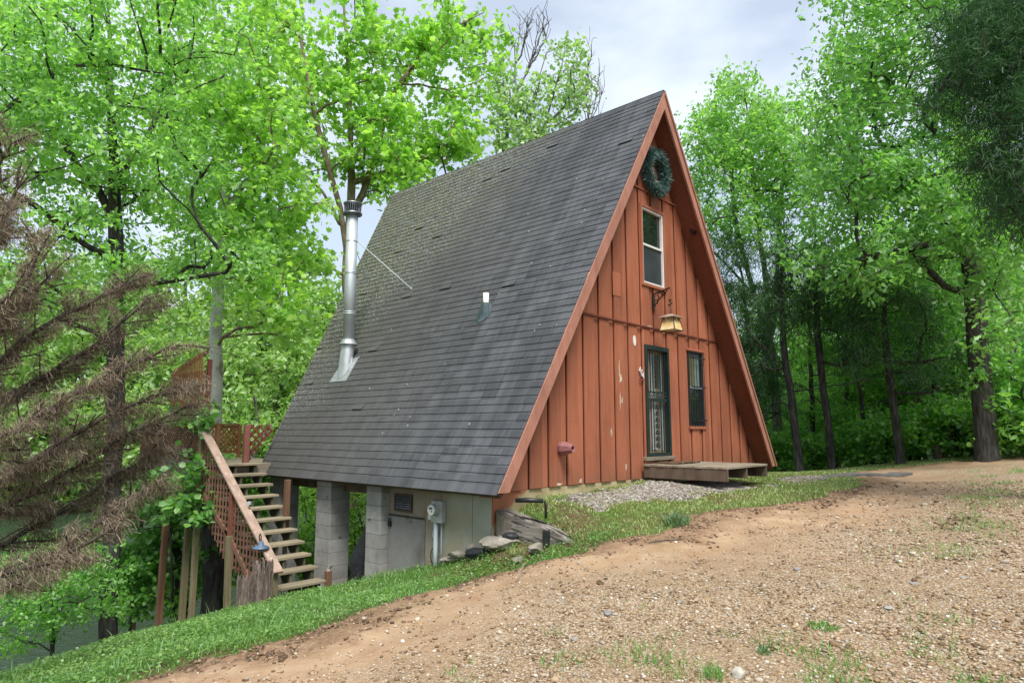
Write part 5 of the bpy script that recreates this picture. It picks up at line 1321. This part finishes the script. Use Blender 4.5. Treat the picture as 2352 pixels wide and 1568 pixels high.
tree('maple_tree', 'mid-sized light green tree filling the gap behind the second and third trunks', 'tree', 40,
     [stem(27.5, (1985, 1060), (1980, 900), (1985, 760), (1990, 600))],
     [(1990, 760, 130, 110, 1.6), (1900, 900, 110, 90, 1), (2080, 880, 110, 90, 1), (1850, 730, 80, 90, .8)], 27.5, 1.8, 120, 100, .85, .17, 'simple', L_OAK2, B_DARK, B_DARK, .09)
tree('maple_tree', 'mid-sized light green tree filling the gap left of the big oak', 'tree', 42,
     [stem(27, (2190, 1050), (2185, 900), (2180, 780), (2185, 620))],
     [(2180, 780, 110, 110, 1.6), (2150, 930, 90, 70, .8), (2300, 850, 110, 110, 1.2)], 27, 1.8, 110, 100, .85, .17, 'simple', L_UND, B_DARK, B_DARK, .09)
for i_, (u0, u1, v1, d_, lab_) in enumerate(((1868, 1858, 700, 25.5, 'slender bare trunk between the first and second trunks'), (1955, 1935, 760, 26, 'slender bare trunk leaning left behind the second trunk'), (2105, 2118, 700, 25, 'slender bare trunk just right of the third trunk'), (2330, 2322, 640, 24, 'slender bare trunk in the shade right of the big oak'))):
    rr_ = np.random.default_rng(300 + i_); pts_ = [col_(u0, 1055, d_), at((u0 * 2 + u1) / 3, 950, d_), at((u0 + u1 * 2) / 3, 830, d_), at(u1, v1, d_)]
    t_ = thing('slender_tree', lab_, 'tree', pts_[0]); S_ = Skel(); ix_ = S_.chain(resample(pts_, .4, rr_, .02), -1, True); tips_ = [len(S_.p) - 1]
    for q_ in range(16):
        j_ = int(rr_.integers(3, len(ix_))); a_ = S_.p[j_]; dr_ = rr_.normal(0, 1, 3) * np.array([1, 1, .25]); dr_ /= np.linalg.norm(dr_); L_ = .8 + 1.4 * rr_.random()
        S_.chain([a_ + dr_ * L_ * w_ + np.array([0, 0, -.08 * w_ * w_]) + rr_.normal(0, .05, 3) for w_ in (.35, .7, 1.)], j_); tips_.append(len(S_.p) - 1)
    build_skel(S_, tips_, .012, .085, t_, B_GREY, B_DARK)
    v, f = leaves(rr_, [S_.p[k_] for k_ in tips_], 26, .45, .13, 'simple'); np_mesh('sparse_leaves', v, f, L_UND, t_)
# near dark cedar hanging in at the upper right corner
tree('cedar_tree', 'near dark cedar hanging into the upper right corner', 'tree', 38,
     [[np.array((11.2, .45, h1(11.2, .45) - .2)), at(2440, 700, 11.2), at(2445, 400, 11.2), at(2450, 100, 11.2), at(2450, -200, 11.2)],
      [at(2445, 420, 11.2), at(2330, 400, 10.8), at(2240, 370, 10.6)], [at(2446, 250, 11.2), at(2320, 240, 10.9), at(2200, 200, 10.8)], [at(2448, 120, 11.2), at(2330, 70, 11), at(2210, 40, 11)]],
     [(2310, 130, 130, 160, 2.2), (2330, 330, 90, 120, 1.4), (2220, 150, 70, 120, .8), (2335, 480, 50, 60, .5), (2420, 300, 90, 250, 1.2)], 11, 1.3, 200, 520, .5, .085, 'needle', leafm('near_cedar_spray', (.012, .042, .015), (.026, .082, .026), (.055, .14, .042), .25, .02), B_DARK, B_DARK, .2, up=.1, droop=.5)

# dead brown cedar reaching in from the left
def dead_cedar():
    r = np.random.default_rng(41); D0 = 8.2; base = at(-330, 1250, 8.6); base[2] = h1(base[0], base[1]) - .2
    t = thing('dead_cedar', 'dead cedar with drooping brown foliage reaching in from the left', 'tree', base)
    S = Skel(); trunk = resample([base, at(-320, 1000, 8.6), at(-310, 700, 8.7), at(-300, 350, 8.8), at(-290, 100, 8.8)], .3); S.chain(trunk, -1, True); tips = []; segs = []
    limbs = [((-310, 1010), (-60, 950), (120, 850), (235, 775), (335, 690)), ((-310, 1100), (-50, 1030), (130, 930), (280, 850), (410, 790)), ((-315, 1180), (-40, 1120), (130, 1020), (280, 940), (430, 890)),
             ((-318, 1250), (-40, 1180), (140, 1090), (290, 1000), (415, 935)), ((-320, 1320), (-30, 1260), (130, 1180), (270, 1090), (375, 1040)), ((-320, 1380), (-30, 1345), (110, 1290), (220, 1205), (330, 1130)), ((-318, 1420), (-40, 1330), (60, 1300), (160, 1270), (240, 1230)),
             ((-305, 880), (-80, 800), (40, 720), (110, 640)), ((-300, 760), (-90, 640), (0, 520), (45, 420)), ((-300, 700), (-90, 560), (-20, 420), (30, 330)), ((-305, 930), (-70, 870), (80, 760), (200, 700), (310, 640)), ((-305, 840), (-70, 730), (60, 640), (90, 560))]
    P, D, Sz = [], [], []
    for li, L in enumerate(limbs):
        dd = D0 + r.uniform(-.9, .9); pts = [at(L[0][0], L[0][1], 8.6)] + [at(u, v, dd) for u, v in L[1:]]
        A = np.array(S.p); j = int(np.argmin(((A - pts[0]) ** 2).sum(1))); pl = resample(pts, .16, r, .012)
        idx = S.chain(pl[1:], j); tips.append(len(S.p) - 1)
        n = len(idx)
        for k in range(int(n * .3), n):
            for _ in range(3):
                a = S.p[idx[k]]; f_ = (k / n); dirn = S.p[idx[min(k + 1, n - 1)]] - S.p[idx[k - 1]]; dirn = dirn / (np.linalg.norm(dirn) + 1e-9)
                q = unit(r, 1)[0]; q[2] = q[2] * .4 - .05; v_ = dirn * .9 + q * .9; v_ /= np.linalg.norm(v_); ln_ = (.5 - .28 * f_) * (.5 + r.random())
                tp_ = [a + v_ * ln_ * s_ + np.array([0, 0, -.10 * s_ * s_ * ln_]) for s_ in (.5, 1.)]
                S.chain(tp_, idx[k]); tips.append(len(S.p) - 1)
                m_ = int(720 * (ln_ + .1) * r.choice([.12, .6, 1., 1.6])) + 8
                for _2 in range(m_):
                    s_ = r.random() ** .8; b_ = a + v_ * ln_ * s_ + r.normal(0, .045, 3)
                    P.append(b_); D.append(v_ * .35 + unit(r, 1)[0] * .55 + np.array([0, 0, -.75])); Sz.append(.025 + .06 * r.random() ** 1.5)
    build_skel(S, tips, .0045, .13, t, B_DEAD, B_DEAD, .38)
    P = np.array(P); v, f = leaf_cloud(P, np.array(D), unit(r, len(P)), np.array(Sz), 'strip'); np_mesh('dead_foliage', v, f, L_DEAD, t)
    return len(P)
dead_cedar()

# tree trunks below the deck
for (u, v0, d, rb, lab, sd_n) in ((492, 1395, 14.6, .2, 'dark ivy-flecked trunk standing under the deck', 51), (415, 1400, 15.6, .12, 'thin dark leaning trunk among the shrubs under the deck', 52)):
    b = col_(u, v0, d); t = thing('ivy_clad_tree', lab, 'tree', b)
    r = np.random.default_rng(sd_n); top_ = at(u - (6 if sd_n == 51 else 55), 1130, d); S = Skel(); S.chain(resample([b, at(u - 2, 1280, d), top_], .3, r, .012), -1, True)
    build_skel(S, [len(S.p) - 1], .1, rb, t, B_DARK, B_DARK)
    cl = [S.p[i] + unit(r, 1)[0] * rb * 1.3 for i in range(2, len(S.p)) for _ in range(2)]
    v, f = leaves(r, cl, 14, .16, .11, 'round'); np_mesh('ivy', v, f, L_MUL, t)

# shrubs
def shrub(name, label, seed, base, specs, d, sd, N, per, crad, ls, tpl, lm, rb=.03, group=None, cat='shrub', droop=.3):
    r = np.random.default_rng(seed); cl = ell(r, specs, d, sd, N)
    cl = np.array([c if c[2] > h1(c[0], c[1]) + .1 else np.array([c[0], c[1], h1(c[0], c[1]) + .1 + .3 * r.random()]) for c in cl])
    t = thing(name, label, cat, base, group)
    mean = cl.mean(0); S, tips = grow(r, [[base, base + (mean - base) * .45 + np.array([0, 0, .1]), mean]], cl, .0, .5, .3)
    build_skel(S, tips, .004, rb, t, B_DARK, B_DARK)
    v, f = leaves(r, cl, per, crad * (.7 + .6 * r.random(len(cl))), ls, tpl, .7, droop); np_mesh('foliage', v, f, lm, t); return t
shrub('broadleaf_shrub', 'tall broad-leaved shrub growing up in front of the deck posts', 61, col_(400, 1420, 14.9), [(350, 1170, 90, 100, 1.6, 15.2), (430, 1085, 50, 40, .9, 13.4), (440, 1165, 60, 28, .9, 13.3), (330, 1310, 90, 80, 1, 15.4), (440, 960, 45, 30, .5, 13.4), (480, 1260, 50, 60, .6, 15.6)], 14, .5, 100, 62, .3, .12, 'round', L_MUL)
shrub('broadleaf_shrub', 'dark broad-leaved shrub at the waterline left of the deck posts', 62, col_(300, 1440, 15.4), [(300, 1330, 70, 80, 2), (230, 1280, 60, 50, 1), (400, 1330, 60, 70, 1)], 15.6, .8, 70, 70, .36, .1, 'round', L_UND)
shrub('bank_bush', 'fine-leaved bush at the water edge in the lower left', 63, col_(130, 1470, 12.4), [(130, 1370, 90, 80, 2), (200, 1340, 70, 90, 1.2), (50, 1420, 70, 60, 1.), (110, 1300, 90, 50, .9), (20, 1350, 50, 60, .6)], 12.4, .8, 150, 120, .3, .065, 'simple', L_UND)
shrub('broadleaf_shrub', 'leafy shrub behind the stair lattice', 64, col_(520, 1330, 16), [(530, 1150, 70, 100, 1.5), (560, 1260, 60, 60, 1), (470, 1260, 60, 90, 1)], 16, 1., 70, 70, .42, .12, 'round', L_UND)
for i, (u, d, lab) in enumerate(((705, 17, 'bright leafy shrub seen between the first two block columns'), (820, 17.5, 'bright leafy shrub seen between the middle and near block columns'), (600, 17.5, 'leafy shrub seen through the stair treads'))):
    shrub('leafy_shrub', lab, 70 + i, col_(u, 1300, d), [(u, 1200, 55, 110, 1.5), (u - 20, 1290, 60, 60, 1)], d, 1.1, 60, 85, .42, .1, 'simple', L_SYC)
# bare shrub stems by the near column
bs = thing('thin_sapling', 'clump of thin bare stems rising between the block columns', 'shrub', (7.2, 10.0, h1(7.2, 10.0)))
r = np.random.default_rng(77)
for i in range(7):
    b = np.array([7.25 + r.normal() * .04, 10.1 + r.normal() * .05, h1(7.2, 10.1) - .05]); tp_ = b + np.array([r.normal() * .25 + .15, r.normal() * .3 - .05, 1.3 + .5 * r.random()])
    MB().tube(resample([b, (b + tp_) / 2 + r.normal(0, .06, 3), tp_], .25), .009, 5).build('stem', B_DARK, bs)
v, f = leaves(r, [np.array([7.3, 10.1, h1(7.2, 10.1) + .7 + .9 * q]) + r.normal(0, .2, 3) for q in r.random(16)], 16, .25, .06, 'simple'); np_mesh('foliage', v, f, L_SYC, bs)

# understory along the wood's edge: three plants built, then copied
def proto_shrub(seed, h, w, N, per, ls, tpl, lm, name):
    r = np.random.default_rng(seed); cl = []
    while len(cl) < N:
        q = unit(r, 1)[0] * r.random() ** .4; c = np.array([q[0] * w, q[1] * w, h * .52 + q[2] * h * .48])
        cl.append(c)
    cl = np.array(cl); t = thing(name, 'x', 'shrub', (0, 0, 0)); S, tips = grow(r, [[np.zeros(3), np.array([.05, .03, h * .5]), np.array([0, .08, h * .9])]], cl, .05, .5, .35)
    build_skel(S, tips, .004, .035, t, B_DARK, B_DARK); v, f = leaves(r, cl, per, .4, ls, tpl, .6, .3); np_mesh('foliage', v, f, lm, t); return t
protos = [proto_shrub(81, 2.3, 1.1, 42, 70, .12, 'simple', L_UND, 'understory_shrub'), proto_shrub(82, 3.6, 1.3, 56, 70, .13, 'simple', L_OAK2, 'understory_shrub'), proto_shrub(83, 1.3, .9, 30, 60, .1, 'round', L_UND, 'understory_shrub')]
spots = []
r = np.random.default_rng(90)
for u in np.linspace(1785, 2420, 11): spots.append((u + r.uniform(-18, 18), r.uniform(21.5, 24), 2))
for u in np.linspace(1775, 2430, 10): spots.append((u + r.uniform(-20, 20), r.uniform(23, 27), 0))
for u in np.linspace(1760, 2440, 13): spots.append((u + r.uniform(-25, 25), r.uniform(26, 32), 1))
for (u, d, k) in ((2330, 19.8, 2), (2385, 19.5, 0), (2310, 22, 0), (2360, 20.5, 2), (2200, 21.5, 2)): spots.append((u, d, k))
UL = ['leafy green understory shrub growing behind the tree trunks', 'taller light green understory sapling deeper in the wood', 'low leafy plant at the edge of the wood behind the drive']
UG = ['understory shrubs', 'understory saplings', 'low plants at the wood edge']
usedp = [False] * 3
for (u, d, k) in spots:
    o = protos[k] if not usedp[k] else copy_tree(protos[k]); usedp[k] = True
    p = at(u, 1050, d); o.location = (p[0], p[1], h1(p[0], p[1]) - .05); o.rotation_euler.z = r.random() * 6.28; s_ = .8 + .5 * r.random(); o.scale = (s_, s_, s_)
    o['label'] = UL[k]; o['group'] = UG[k]
# background trees: woods on the right, wooded far shore on the left
def proto_tree(seed, h, w, N, per, ls, lm, name, zc=.6):
    r = np.random.default_rng(seed); cl = []
    while len(cl) < N:
        q = unit(r, 1)[0] * r.random() ** .33; cl.append(np.array([q[0] * w, q[1] * w, h * zc + q[2] * h * (1 - zc) * .98]))
    cl = np.array(cl); t = thing(name, 'x', 'tree', (0, 0, 0)); S, tips = grow(r, [[np.array([0, 0, -.5]), np.array([.1, .0, h * .3]), np.array([-.1, .15, h * .6]), np.array([.1, .0, h * .93])]], cl, .2, .5, .7)
    build_skel(S, tips, .012, .16, t, B_DARK, B_GREY); v, f = leaves(r, cl, per, 1.0, ls, 'simple', .65, .3); np_mesh('crown', v, f, lm, t); return t
bgp = [proto_tree(101, 11, 3.0, 90, 60, .27, L_OAK2, 'woodland_tree', .55), proto_tree(102, 9, 2.6, 80, 60, .25, L_UND, 'woodland_tree', .52)]
usedp = [False] * 2
for i, (u, d) in enumerate([(1760, 34), (1830, 38), (1900, 31), (1965, 36), (2030, 33), (2100, 38), (2165, 32), (2235, 36), (2300, 31), (2370, 35), (2440, 30), (1800, 46), (1880, 48), (1990, 47), (2090, 50), (2200, 48), (2320, 50), (2420, 46)]):
    k = i % 2; o = bgp[k] if not usedp[k] else copy_tree(bgp[k]); usedp[k] = True
    p = at(u, 1050, d); s_ = (.75 + .35 * r.random()) * (1.05 if d > 40 else 1) * (.8 if u < 1950 else 1); o.location = (p[0], p[1], h1(p[0], p[1])); o.rotation_euler.z = r.random() * 6.28; o.scale = (s_, s_, s_)
    o['label'] = 'background tree standing deep in the wood on the right'; o['group'] = 'trees deep in the wood'
fbp = [proto_tree(111, 9, 3.6, 90, 60, .32, L_FAR, 'shore_tree', .5), proto_tree(112, 7, 3.2, 80, 60, .3, L_FAR, 'shore_tree', .5)]
usedp = [False] * 2
for i, (u, d) in enumerate([(-60, 52), (20, 50), (90, 55), (160, 51), (235, 54), (300, 50), (370, 55), (440, 51), (510, 54), (580, 50), (650, 54), (720, 51), (790, 56), (0, 64), (130, 66), (270, 64), (400, 67), (530, 65), (640, 66), (740, 64), (860, 60)]):
    k = i % 2; o = fbp[k] if not usedp[k] else copy_tree(fbp[k]); usedp[k] = True
    p = at(u, 1050, d); s_ = (1.15 + .4 * r.random()) * (1.25 if d > 58 else 1); z = max(h1(p[0], p[1]), LAKE_Z) - 1.5; o.location = (p[0], p[1], z); o.rotation_euler.z = r.random() * 6.28; o.scale = (s_, s_, s_)
    o['label'] = 'pale green tree on the wooded far shore of the lake'; o['group'] = 'trees on the far shore'

# ================================================================== GRASS, WEEDS, GRAVEL
def ground_z(x, y):
    s = road_sd(x, y); return H(x, y) + np.where(s > 0, np.minimum(.012, s * .1), 0)
def blades(r, x, y, hgt, wid, lean, z=None):
    n = len(x); z = (ground_z(x, y) if z is None else z) - .01; a = r.random(n) * 2 * PI; l = lean * hgt * r.random(n)
    dx, dy = np.cos(a) * l, np.sin(a) * l; b = r.random(n) * 2 * PI; wx, wy = np.cos(b) * wid / 2, np.sin(b) * wid / 2
    V = np.stack([np.c_[x - wx, y - wy, z], np.c_[x + wx, y + wy, z], np.c_[x + dx * .4 + wx * .8, y + dy * .4 + wy * .8, z + hgt * .6], np.c_[x + dx * .4 - wx * .8, y + dy * .4 - wy * .8, z + hgt * .6], np.c_[x + dx, y + dy, z + hgt]], 1).reshape(-1, 3)
    F = np.array([(0, 1, 2), (0, 2, 3), (3, 2, 4)]); return V, (F[None] + (np.arange(n) * 5)[:, None, None]).reshape(-1, 3)
L_GRASS = leafm('grass_blade', (.06, .16, .022), (.125, .3, .05), (.26, .42, .11), .35, .05)
L_YARD = leafm('yard_grass_blade', (.12, .19, .04), (.25, .35, .085), (.46, .49, .21), .35, .05)
L_CLOV = leafm('clover_leaf', (.055, .15, .02), (.115, .26, .036), (.23, .39, .08), .35, .06)
r = np.random.default_rng(120)
def cand(n, x0, x1, y0, y1):
    return r.uniform(x0, x1, n), r.uniform(y0, y1, n)
def in_house(x, y): return ((x > 6.82) & (y > 6.62) & (x < 15.6)) | ((x > PX0 - .02) & (x < PX1 + .02) & (y > PY0) & (y < 6.7))
# verge between drive and bank
x, y = cand(330000, -3.5, 9.5, 4.0, 10.6)
s = road_sd(x, y); d = np.hypot(x, y)
crest = 10.4 - .35 * np.abs(x - 5) + np.where(x > 6, -.4, 0)
dens = (ss(.06, -.12, s) + .1 * ss(.35, .05, s) * ss(.06, .1, s)) * ss(0, -1, y - crest) * np.clip(1.25 - d / 16, .25, 1) * (.55 + .45 * vnoise(x, y, 1.4, 51)) * np.where(path_sd(x, y) > -.05, .05, 1) * (1 - .85 * ss(7.1, 7.8, x))
dens = dens * np.where((x > 6.15) & (x < 7.0) & (y > 5.75) & (y < 6.9), .2, 1) * np.where(poly_sd([(6.85, 6.7), (7.2, 6.7), (7.2, 5.2), (6.9, 5.2)], x, y) > 0, .1, 1)
k = (r.random(len(x)) < dens) & ~in_house(x, y)
x, y, s = x[k], y[k], s[k]
front = ss(6.9, 7.5, x) * ss(7.2, 6.7, y)
hg = (.032 + .07 * r.random(len(x)) ** 2.2) * (1 - .45 * front) * (.55 + .45 * ss(.05, -.35, s)) * (1 + .35 * vnoise(x, y, 2.1, 53)) * np.where(r.random(len(x)) < .012, 2.6, 1)
v, f = blades(r, x, y, hg, .0075 + .004 * r.random(len(x)), .9)
o = np_mesh('grass', v, f, L_GRASS); o['kind'] = 'stuff'; o['label'] = 'green grass verge along the driveway'; o['category'] = 'grass'
# clover and low weeds in the verge
x, y = cand(200000, -3.5, 8.5, 4.3, 10.4); s = road_sd(x, y); d = np.hypot(x, y)
crest = 10.3 - .35 * np.abs(x - 5)
dens = ss(.03, -.2, s) * ss(0, -1, y - crest) * np.clip(1.2 - d / 14, .15, 1) * np.clip(.5 + .6 * vnoise(x, y, 1.1, 61), .1, 1) * (1 - ss(6.9, 7.4, x) * .8)
k = (r.random(len(x)) < dens) & ~in_house(x, y); x, y = x[k], y[k]; n = len(x)
z = ground_z(x, y) + .02 + .065 * r.random(n)
v, f = leaf_cloud(np.c_[x, y, z], np.c_[r.normal(size=n), r.normal(size=n), .25 * r.normal(size=n)], np.c_[.35 * r.normal(size=n), .35 * r.normal(size=n), np.ones(n)], .016 + .02 * r.random(n), 'round')
o = np_mesh('clover', v, f, L_CLOV); o['kind'] = 'stuff'; o['label'] = 'low clover and weeds among the verge grass'; o['category'] = 'clover'
# front yard and far edge
x, y = cand(200000, 7., 22, 1.5, 7.0); s = road_sd(x, y); d = np.hypot(x, y)
dens = ss(.04, -.12, s) * np.clip(.62 + .55 * vnoise(x, y, 1.3, 71), 0.05, 1) * np.where(path_sd(x, y) > 0, np.clip(.9 * vnoise(x, y, 2.3, 72) + .3, 0.12, .8), 1)
k = (r.random(len(x)) < dens) & ~in_house(x, y); x, y = x[k], y[k]
v, f = blades(r, x, y, .02 + .045 * r.random(len(x)) ** 2, .008 + .004 * r.random(len(x)) + .0006 * np.hypot(x, y), 1.)
o = np_mesh('yard_grass', v, f, L_YARD); o['kind'] = 'stuff'; o['label'] = 'short thin yard grass before the cabin'; o['category'] = 'grass'
# weeds and grass in the gravel
x, y = cand(150000, 3.2, 16, -.2, 3.6)
c_ = np.exp(-((x - 4.6 - (y - 1.6) * -.6) / .8) ** 2) * .9 + np.exp(-((y - 1.3 - (x - 9) * .05) / .5) ** 2) * .55 * ss(5, 7, x)
dens = c_ * np.clip(vnoise(x, y, 2.6, 81) * 1.2 + .08, 0, 1) * .75
k = r.random(len(x)) < dens; x, y = x[k], y[k]
v, f = blades(r, x, y, .025 + .06 * r.random(len(x)) ** 2, .006 + .003 * r.random(len(x)), 1.1, road_z(x, y))
o = np_mesh('gravel_weeds', v, f, L_GRASS); o['kind'] = 'stuff'; o['label'] = 'sparse weeds growing up through the gravel'; o['category'] = 'weeds'
def tuft(label, u, v_, n, hgt, spread, wid, mat, cat='weed', name='grass_tuft'):
    p = onground(u, v_); t = thing(name, label, cat, (p[0], p[1], p[2])); a = r.random(n) * 2 * PI; q = spread * np.sqrt(r.random(n))
    v, f = blades(r, p[0] + q * np.cos(a), p[1] + q * np.sin(a), hgt * (.5 + .5 * r.random(n)), np.full(n, wid), 1.1, np.full(n, p[2]))
    np_mesh('leaves', v, f, mat, t)
L_LILY = leafm('daylily_leaf', (.04, .1, .025), (.09, .2, .06), (.2, .33, .12), .35, .08)
tuft('spiky bluish-green clump of strap leaves at the edge of the front yard', 1555, 1205, 120, .2, .16, .018, L_LILY, 'plant')
tuft('green weed clump spreading on the gravel right of centre', 1890, 1442, 130, .06, .11, .014, L_CLOV)
tuft('tall grass tuft in the gravel at the bottom edge', 1640, 1555, 60, .12, .07, .008, L_GRASS)
tuft('bluish grass tuft in the gravel above the white stone', 1755, 1500, 40, .1, .05, .01, L_LILY)
tuft('pale iris blades on the bank beside the left post', 300, 1440, 9, .38, .08, .03, L_LILY, 'plant')
tuft('short iris blades on the bank crest left of the grey post', 335, 1435, 7, .25, .07, .028, L_LILY, 'plant')
tuft('yellow-green grass tuft before the limestone rocks', 1190, 1266, 70, .08, .15, .008, L_YARD)
tuft('tall grass blades at the foot of the near block column', 835, 1328, 26, .2, .35, .016, L_GRASS)
tuft('bright leafy weed beside the sloping timber', 1268, 1232, 30, .16, .08, .03, L_CLOV)

# gravel
ICO = None
def pebble_mesh(r, x, y, z, s, hi):
    bm = bmesh.new()
    if hi: bmesh.ops.create_icosphere(bm, subdivisions=1, radius=1)
    else: bmesh.ops.create_cube(bm, size=1.35)
    bm.verts.ensure_lookup_table(); V = np.array([v.co[:] for v in bm.verts]); F = np.array([[v.index for v in f.verts] for f in bm.faces]); bm.free()
    n = len(x); sc = np.c_[.8 + .5 * r.random(n), .6 + .4 * r.random(n), .35 + .4 * r.random(n)] * s[:, None]
    v = V[None] * (1 + .22 * r.normal(size=(n, len(V), 1)).clip(-1.2, 1.2)) * sc[:, None]
    a = r.random(n) * 2 * PI; ca, sa = np.cos(a)[:, None], np.sin(a)[:, None]; t = r.normal(0, .3, n); ct, st_ = np.cos(t)[:, None], np.sin(t)[:, None]
    X1 = v[..., 0]; Y1 = v[..., 1] * ct - v[..., 2] * st_; Z1 = v[..., 1] * st_ + v[..., 2] * ct
    out = np.stack([X1 * ca - Y1 * sa + x[:, None], X1 * sa + Y1 * ca + y[:, None], Z1 + z[:, None]], -1).reshape(-1, 3)
    return out, (F[None] + (np.arange(n) * len(V))[:, None, None]).reshape(-1, F.shape[1])
def pebble_mat(name, stops):
    m, nt, out = new_mat(name); g = nd(nt, 'ShaderNodeNewGeometry')
    col = ramp(nt, g.outputs['Random Per Island'], stops)
    col = mixc(nt, math_(nt, 'MULTIPLY', noise(nt, g.outputs['Position'], 120, 3), .4), col, (.2, .15, .1))
    finish(nt, out, col, .8, 0, None, .25); return m
M_PEB = pebble_mat('tan_pebbles', [(0, (0.078, 0.049, 0.028)), (.22, (0.224, 0.137, 0.071)), (.45, (0.347, 0.239, 0.136)), (.68, (0.448, 0.342, 0.218)), (.84, (0.336, 0.296, 0.248)), (.95, (0.515, 0.445, 0.342)), (1, (0.739, 0.707, 0.649))])
M_GPEB = pebble_mat('grey_pebbles', [(0, (.08, .072, .062)), (.3, (.2, .18, .16)), (.6, (.31, .285, .26)), (.85, (.41, .385, .36)), (1, (.56, .54, .51))])
x, y = cand(150000, -2.0, 14, -1.5, 6.6); s = road_sd(x, y); d = np.hypot(x, y); brg = np.degrees(np.arctan2(y, x))
kk = s + .5 * (vnoise(x, y, .7, 91) + 1) * .9 + .45 * vnoise(x, y, 3.2, 92)
dens = ss(1.0, 2.7, kk) * (s > .1) * np.clip((5.2 / np.maximum(d, 3.)) ** 1.5, 0, 1) + .1 * (s > .05)
k = (r.random(len(x)) < dens) & (brg > -4) & (brg < 90) & (d > 3.2); x, y, d = x[k], y[k], d[k]
sz = (.0055 + .012 * r.random(len(x)) ** 2.4) * np.clip(d / 5.5, 1, 1.15) * (1 + .3 * vnoise(x, y, 1.1, 97)); sz = np.where(r.random(len(x)) < .012, sz * 2., sz); z = road_z(x, y) + sz * .25
hi = d < 6.2
v, f = pebble_mesh(r, x[hi], y[hi], z[hi], sz[hi], True); o = np_mesh('gravel_pebbles', v, f, M_PEB); o['kind'] = 'stuff'; o['label'] = 'tan pebbles of the near driveway gravel'; o['category'] = 'gravel'
v, f = pebble_mesh(r, x[~hi], y[~hi], z[~hi], sz[~hi], False); o = np_mesh('gravel_pebbles', v, f, M_PEB); o['kind'] = 'stuff'; o['label'] = 'tan pebbles of the farther driveway gravel'; o['category'] = 'gravel'
NPEB = len(x)
x, y = cand(22000, 7.1, 15.6, 4.1, 6.62); s = path_sd(x, y); k = (r.random(len(x)) < ss(-.1, .3, s) * .5) & ~((x > PX0) & (x < PX1) & (y > PY0)) & (y < 6.6); x, y = x[k], y[k]
sz = .012 + .016 * r.random(len(x)) ** 2; v, f = pebble_mesh(r, x, y, H(x, y) + .02 + sz * .2, sz, False); o = np_mesh('grey_gravel', v, f, M_GPEB); o['kind'] = 'stuff'; o['label'] = 'grey crushed stone strewn before the front wall'; o['category'] = 'gravel'
x, y = cand(110000, -1.0, 13, 3.2, 8.); s = road_sd(x, y); d = np.hypot(x, y)
k = (r.random(len(x)) < np.exp(-((s - .25) / .24) ** 2) * np.clip(.55 + .9 * vnoise(x, y, 3.1, 95), 0, 1)) & (s > -.02); x, y, d = x[k], y[k], d[k]
sz = .006 + .02 * r.random(len(x)) ** 2.5; v, f = pebble_mesh(r, x, y, road_z(x, y) + sz * .3, sz, False)
o = np_mesh('soil_clods', v, f, pebble_mat('brown_clods', [(0, (.06, .036, .02)), (.4, (.14, .085, .05)), (.75, (.24, .15, .092)), (1, (.34, .23, .15))])); o['kind'] = 'stuff'; o['label'] = 'crumbs of brown soil along the churned edge of the drive'; o['category'] = 'soil'
# dry leaves and a stick on the drive
p0 = onroad(2200, 1197, -1.05); lp = thing('dry_leaves', 'small drift of dry brown leaves on the gravel at right', 'leaves', (p0[0], p0[1], p0[2]))
n = 60; P = np.c_[p0[0] + r.normal(0, .22, n), p0[1] + r.normal(0, .1, n), np.zeros(n)]; P[:, 2] = road_z(P[:, 0], P[:, 1]) + .015
v, f = leaf_cloud(P, np.c_[r.normal(size=(n, 2)), .2 * r.normal(size=n)], np.c_[.4 * r.normal(size=(n, 2)), np.ones(n)], .05 + .05 * r.random(n), 'oak'); np_mesh('leaf_pile', v, f, leafm('dry_brown_leaf', (.08, .04, .02), (.18, .1, .055), (.3, .19, .12), .1), lp)
for lab, A_, B_ in (('thin dark stick lying along the churned edge of the drive', (1490, 1250), (1565, 1245)), ('pale straw stalk sticking out of the verge grass', (1185, 1338), (1207, 1318))):
    a, b = onground(*A_), onground(*B_); a[2] += .02; b[2] += .03 if 'dark' in lab else .12
    t = thing('stick', lab, 'stick', a); MB().tube(resample([a, (a + b) / 2 + np.array([.01, .015, .008]), b], .05), .006, 5).build('twig', B_DARK if 'dark' in lab else M_WOOD, t)
print('pebbles', NPEB)

print('triangles', sum(len(o.data.loop_triangles) or sum(len(p.vertices) - 2 for p in o.data.polygons) for o in {q.data.name: q for q in bpy.data.objects if q.type == 'MESH'}.values()))
